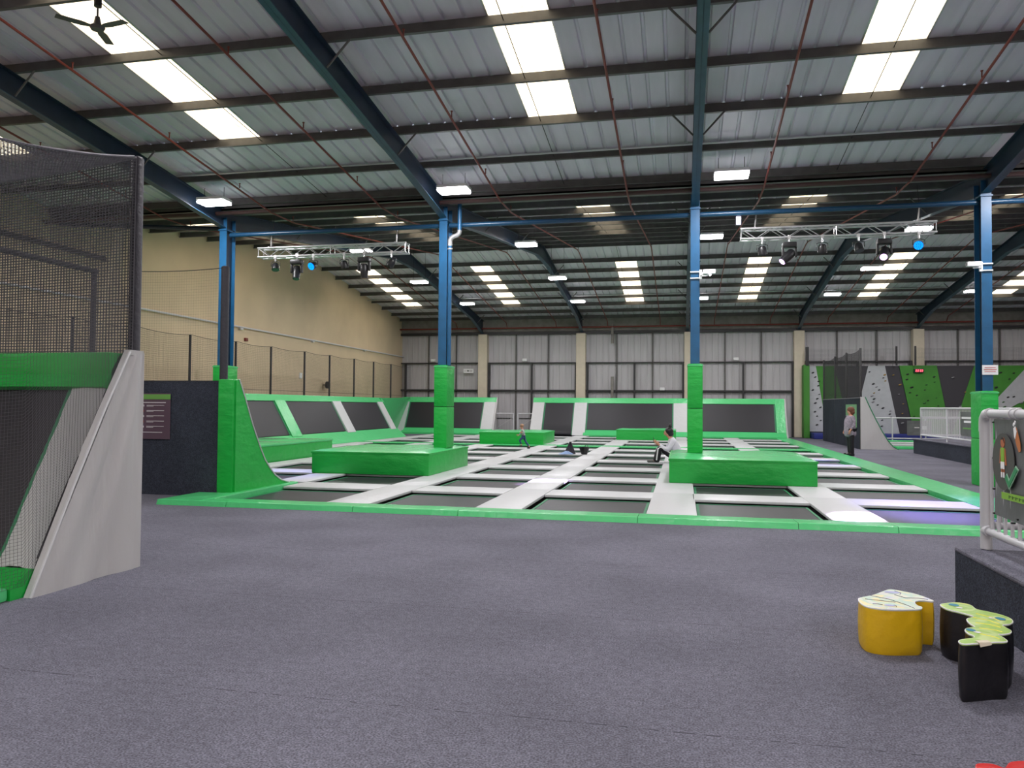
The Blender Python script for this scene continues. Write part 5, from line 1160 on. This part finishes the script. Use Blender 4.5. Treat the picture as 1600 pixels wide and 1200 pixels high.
g = Rig(); g.j('pel', q(0, 0, 0.85), 0.13*K)
g.j('hiL', q(0, 0.08, 0.81), 0.10*K, 'pel'); g.j('knL', q(0.26, 0.09, 0.56), 0.078*K, 'hiL'); g.j('anL', q(0.13, 0.09, 0.29), 0.06*K, 'knL')
g.j('hiR', q(0, -0.08, 0.81), 0.10*K, 'pel'); g.j('knR', q(-0.14, -0.09, 0.46), 0.078*K, 'hiR'); g.j('anR', q(-0.37, -0.09, 0.16), 0.06*K, 'knR')
g.build('jeans', M_JEAN, o)
mb = MB(); mb.rbox(0.09*K, 0.28*K, 0.045*K, 0.135*K, 0.14*K, 0.24*K, 0.02); mb.build('sock', M_BLACK, o, True, org=(0, 0, 0))
mb = MB(); mb.rbox(-0.44*K, -0.24*K, -0.135*K, -0.045*K, 0.0, 0.11*K, 0.02); mb.build('sock', M_BLACK, o, True, org=(0, 0, 0))
mb = MB(); mb.ball((0.11*K, 0, 1.57*K), 0.135*K, 14, 10, (1, 0.98, 0.9)); mb.build('hair', m_flat('child_hair', 165, 130, 105), o, True, org=(0, 0, 0))
face_bits(o, Vector(q(0.13, 0, 1.52)), 0.13*K, k=K*1.3)
# belongings on the pads
def cloth(name, c, rx, ry, h, m, label, cat, seed, peak=(0, 0)):
    random.seed(seed); n = 14; vs = []; ph = [random.uniform(0, 6.28) for _ in range(6)]
    mb = MB(); vs = [Vector((c[0]+peak[0], c[1]+peak[1], c[2]+h))]
    R_ = 6
    for j in range(1, R_+1):
        for i in range(n*2):
            th = math.pi*i/n; rr = j/R_*(1+0.18*math.sin(3*th+ph[0])+0.1*math.sin(5*th+ph[1]))
            z = h*(1-(j/R_)**1.3)*(1+0.15*math.sin(4*th+ph[2]))
            vs.append(Vector((c[0]+peak[0]*(1-j/R_)+rx*rr*math.cos(th), c[1]+peak[1]*(1-j/R_)+ry*rr*math.sin(th), c[2]+max(0.004, z))))
    N2 = n*2; fs = [(0, 1+i, 1+(i+1) % N2) for i in range(N2)]
    for j in range(R_-1):
        for i in range(N2): fs.append((1+j*N2+i, 1+(j+1)*N2+i, 1+(j+1)*N2+(i+1) % N2, 1+j*N2+(i+1) % N2))
    fs.append(tuple(1+(R_-1)*N2+i for i in range(N2))[::-1])
    mb.add(vs, fs); return tag(mb.build(name, m, None, True, org=c), label, cat)
cloth('folded_cloth', (-3.68, 24.97, 0.055), 0.24, 0.16, 0.10, m_flat('light_blue', 140, 165, 210), 'crumpled light blue garment lying on the pad', 'clothing', 3, (0.05, 0))
cloth('jacket', (-3.55, 25.2, 0.055), 0.18, 0.14, 0.38, m_flat('dark_jacket', 32, 28, 42), 'dark jacket slumped upright behind the blue garment', 'clothing', 5)
o = thing('bag', (-3.08, 25.05, 0.055), 'small black open bag beside the dark jacket', 'bag')
mb = MB(); k = 16
for a_, b_ in (((0.09, 0.0), (0.17, 0.24)),):
    vs = []
    for rr, zz in ((0.09, 0.0), (0.13, 0.1), (0.17, 0.24), (0.155, 0.24), (0.12, 0.1), (0.08, 0.02)):
        for i in range(k): th = 2*math.pi*i/k; vs.append((-3.08+rr*math.cos(th), 25.05+rr*0.7*math.sin(th), 0.055+zz))
    mb.add(vs, [(j*k+i, j*k+(i+1) % k, (j+1)*k+(i+1) % k, (j+1)*k+i) for j in range(5) for i in range(k)]+[tuple(range(k))[::-1], tuple(5*k+i for i in range(k))])
mb.build('pouch', M_BLACK, o, True)
mb = MB(); mb.tube([(-2.98, 25.0, 0.31), (-2.95, 25.0, 0.36), (-3.02, 25.0, 0.36), (-3.05, 25.0, 0.31)], 0.012, 6); mb.build('handle', M_BLACK, o, True)

for ob in bpy.data.objects:
    if 'org_' in ob: del ob['org_']
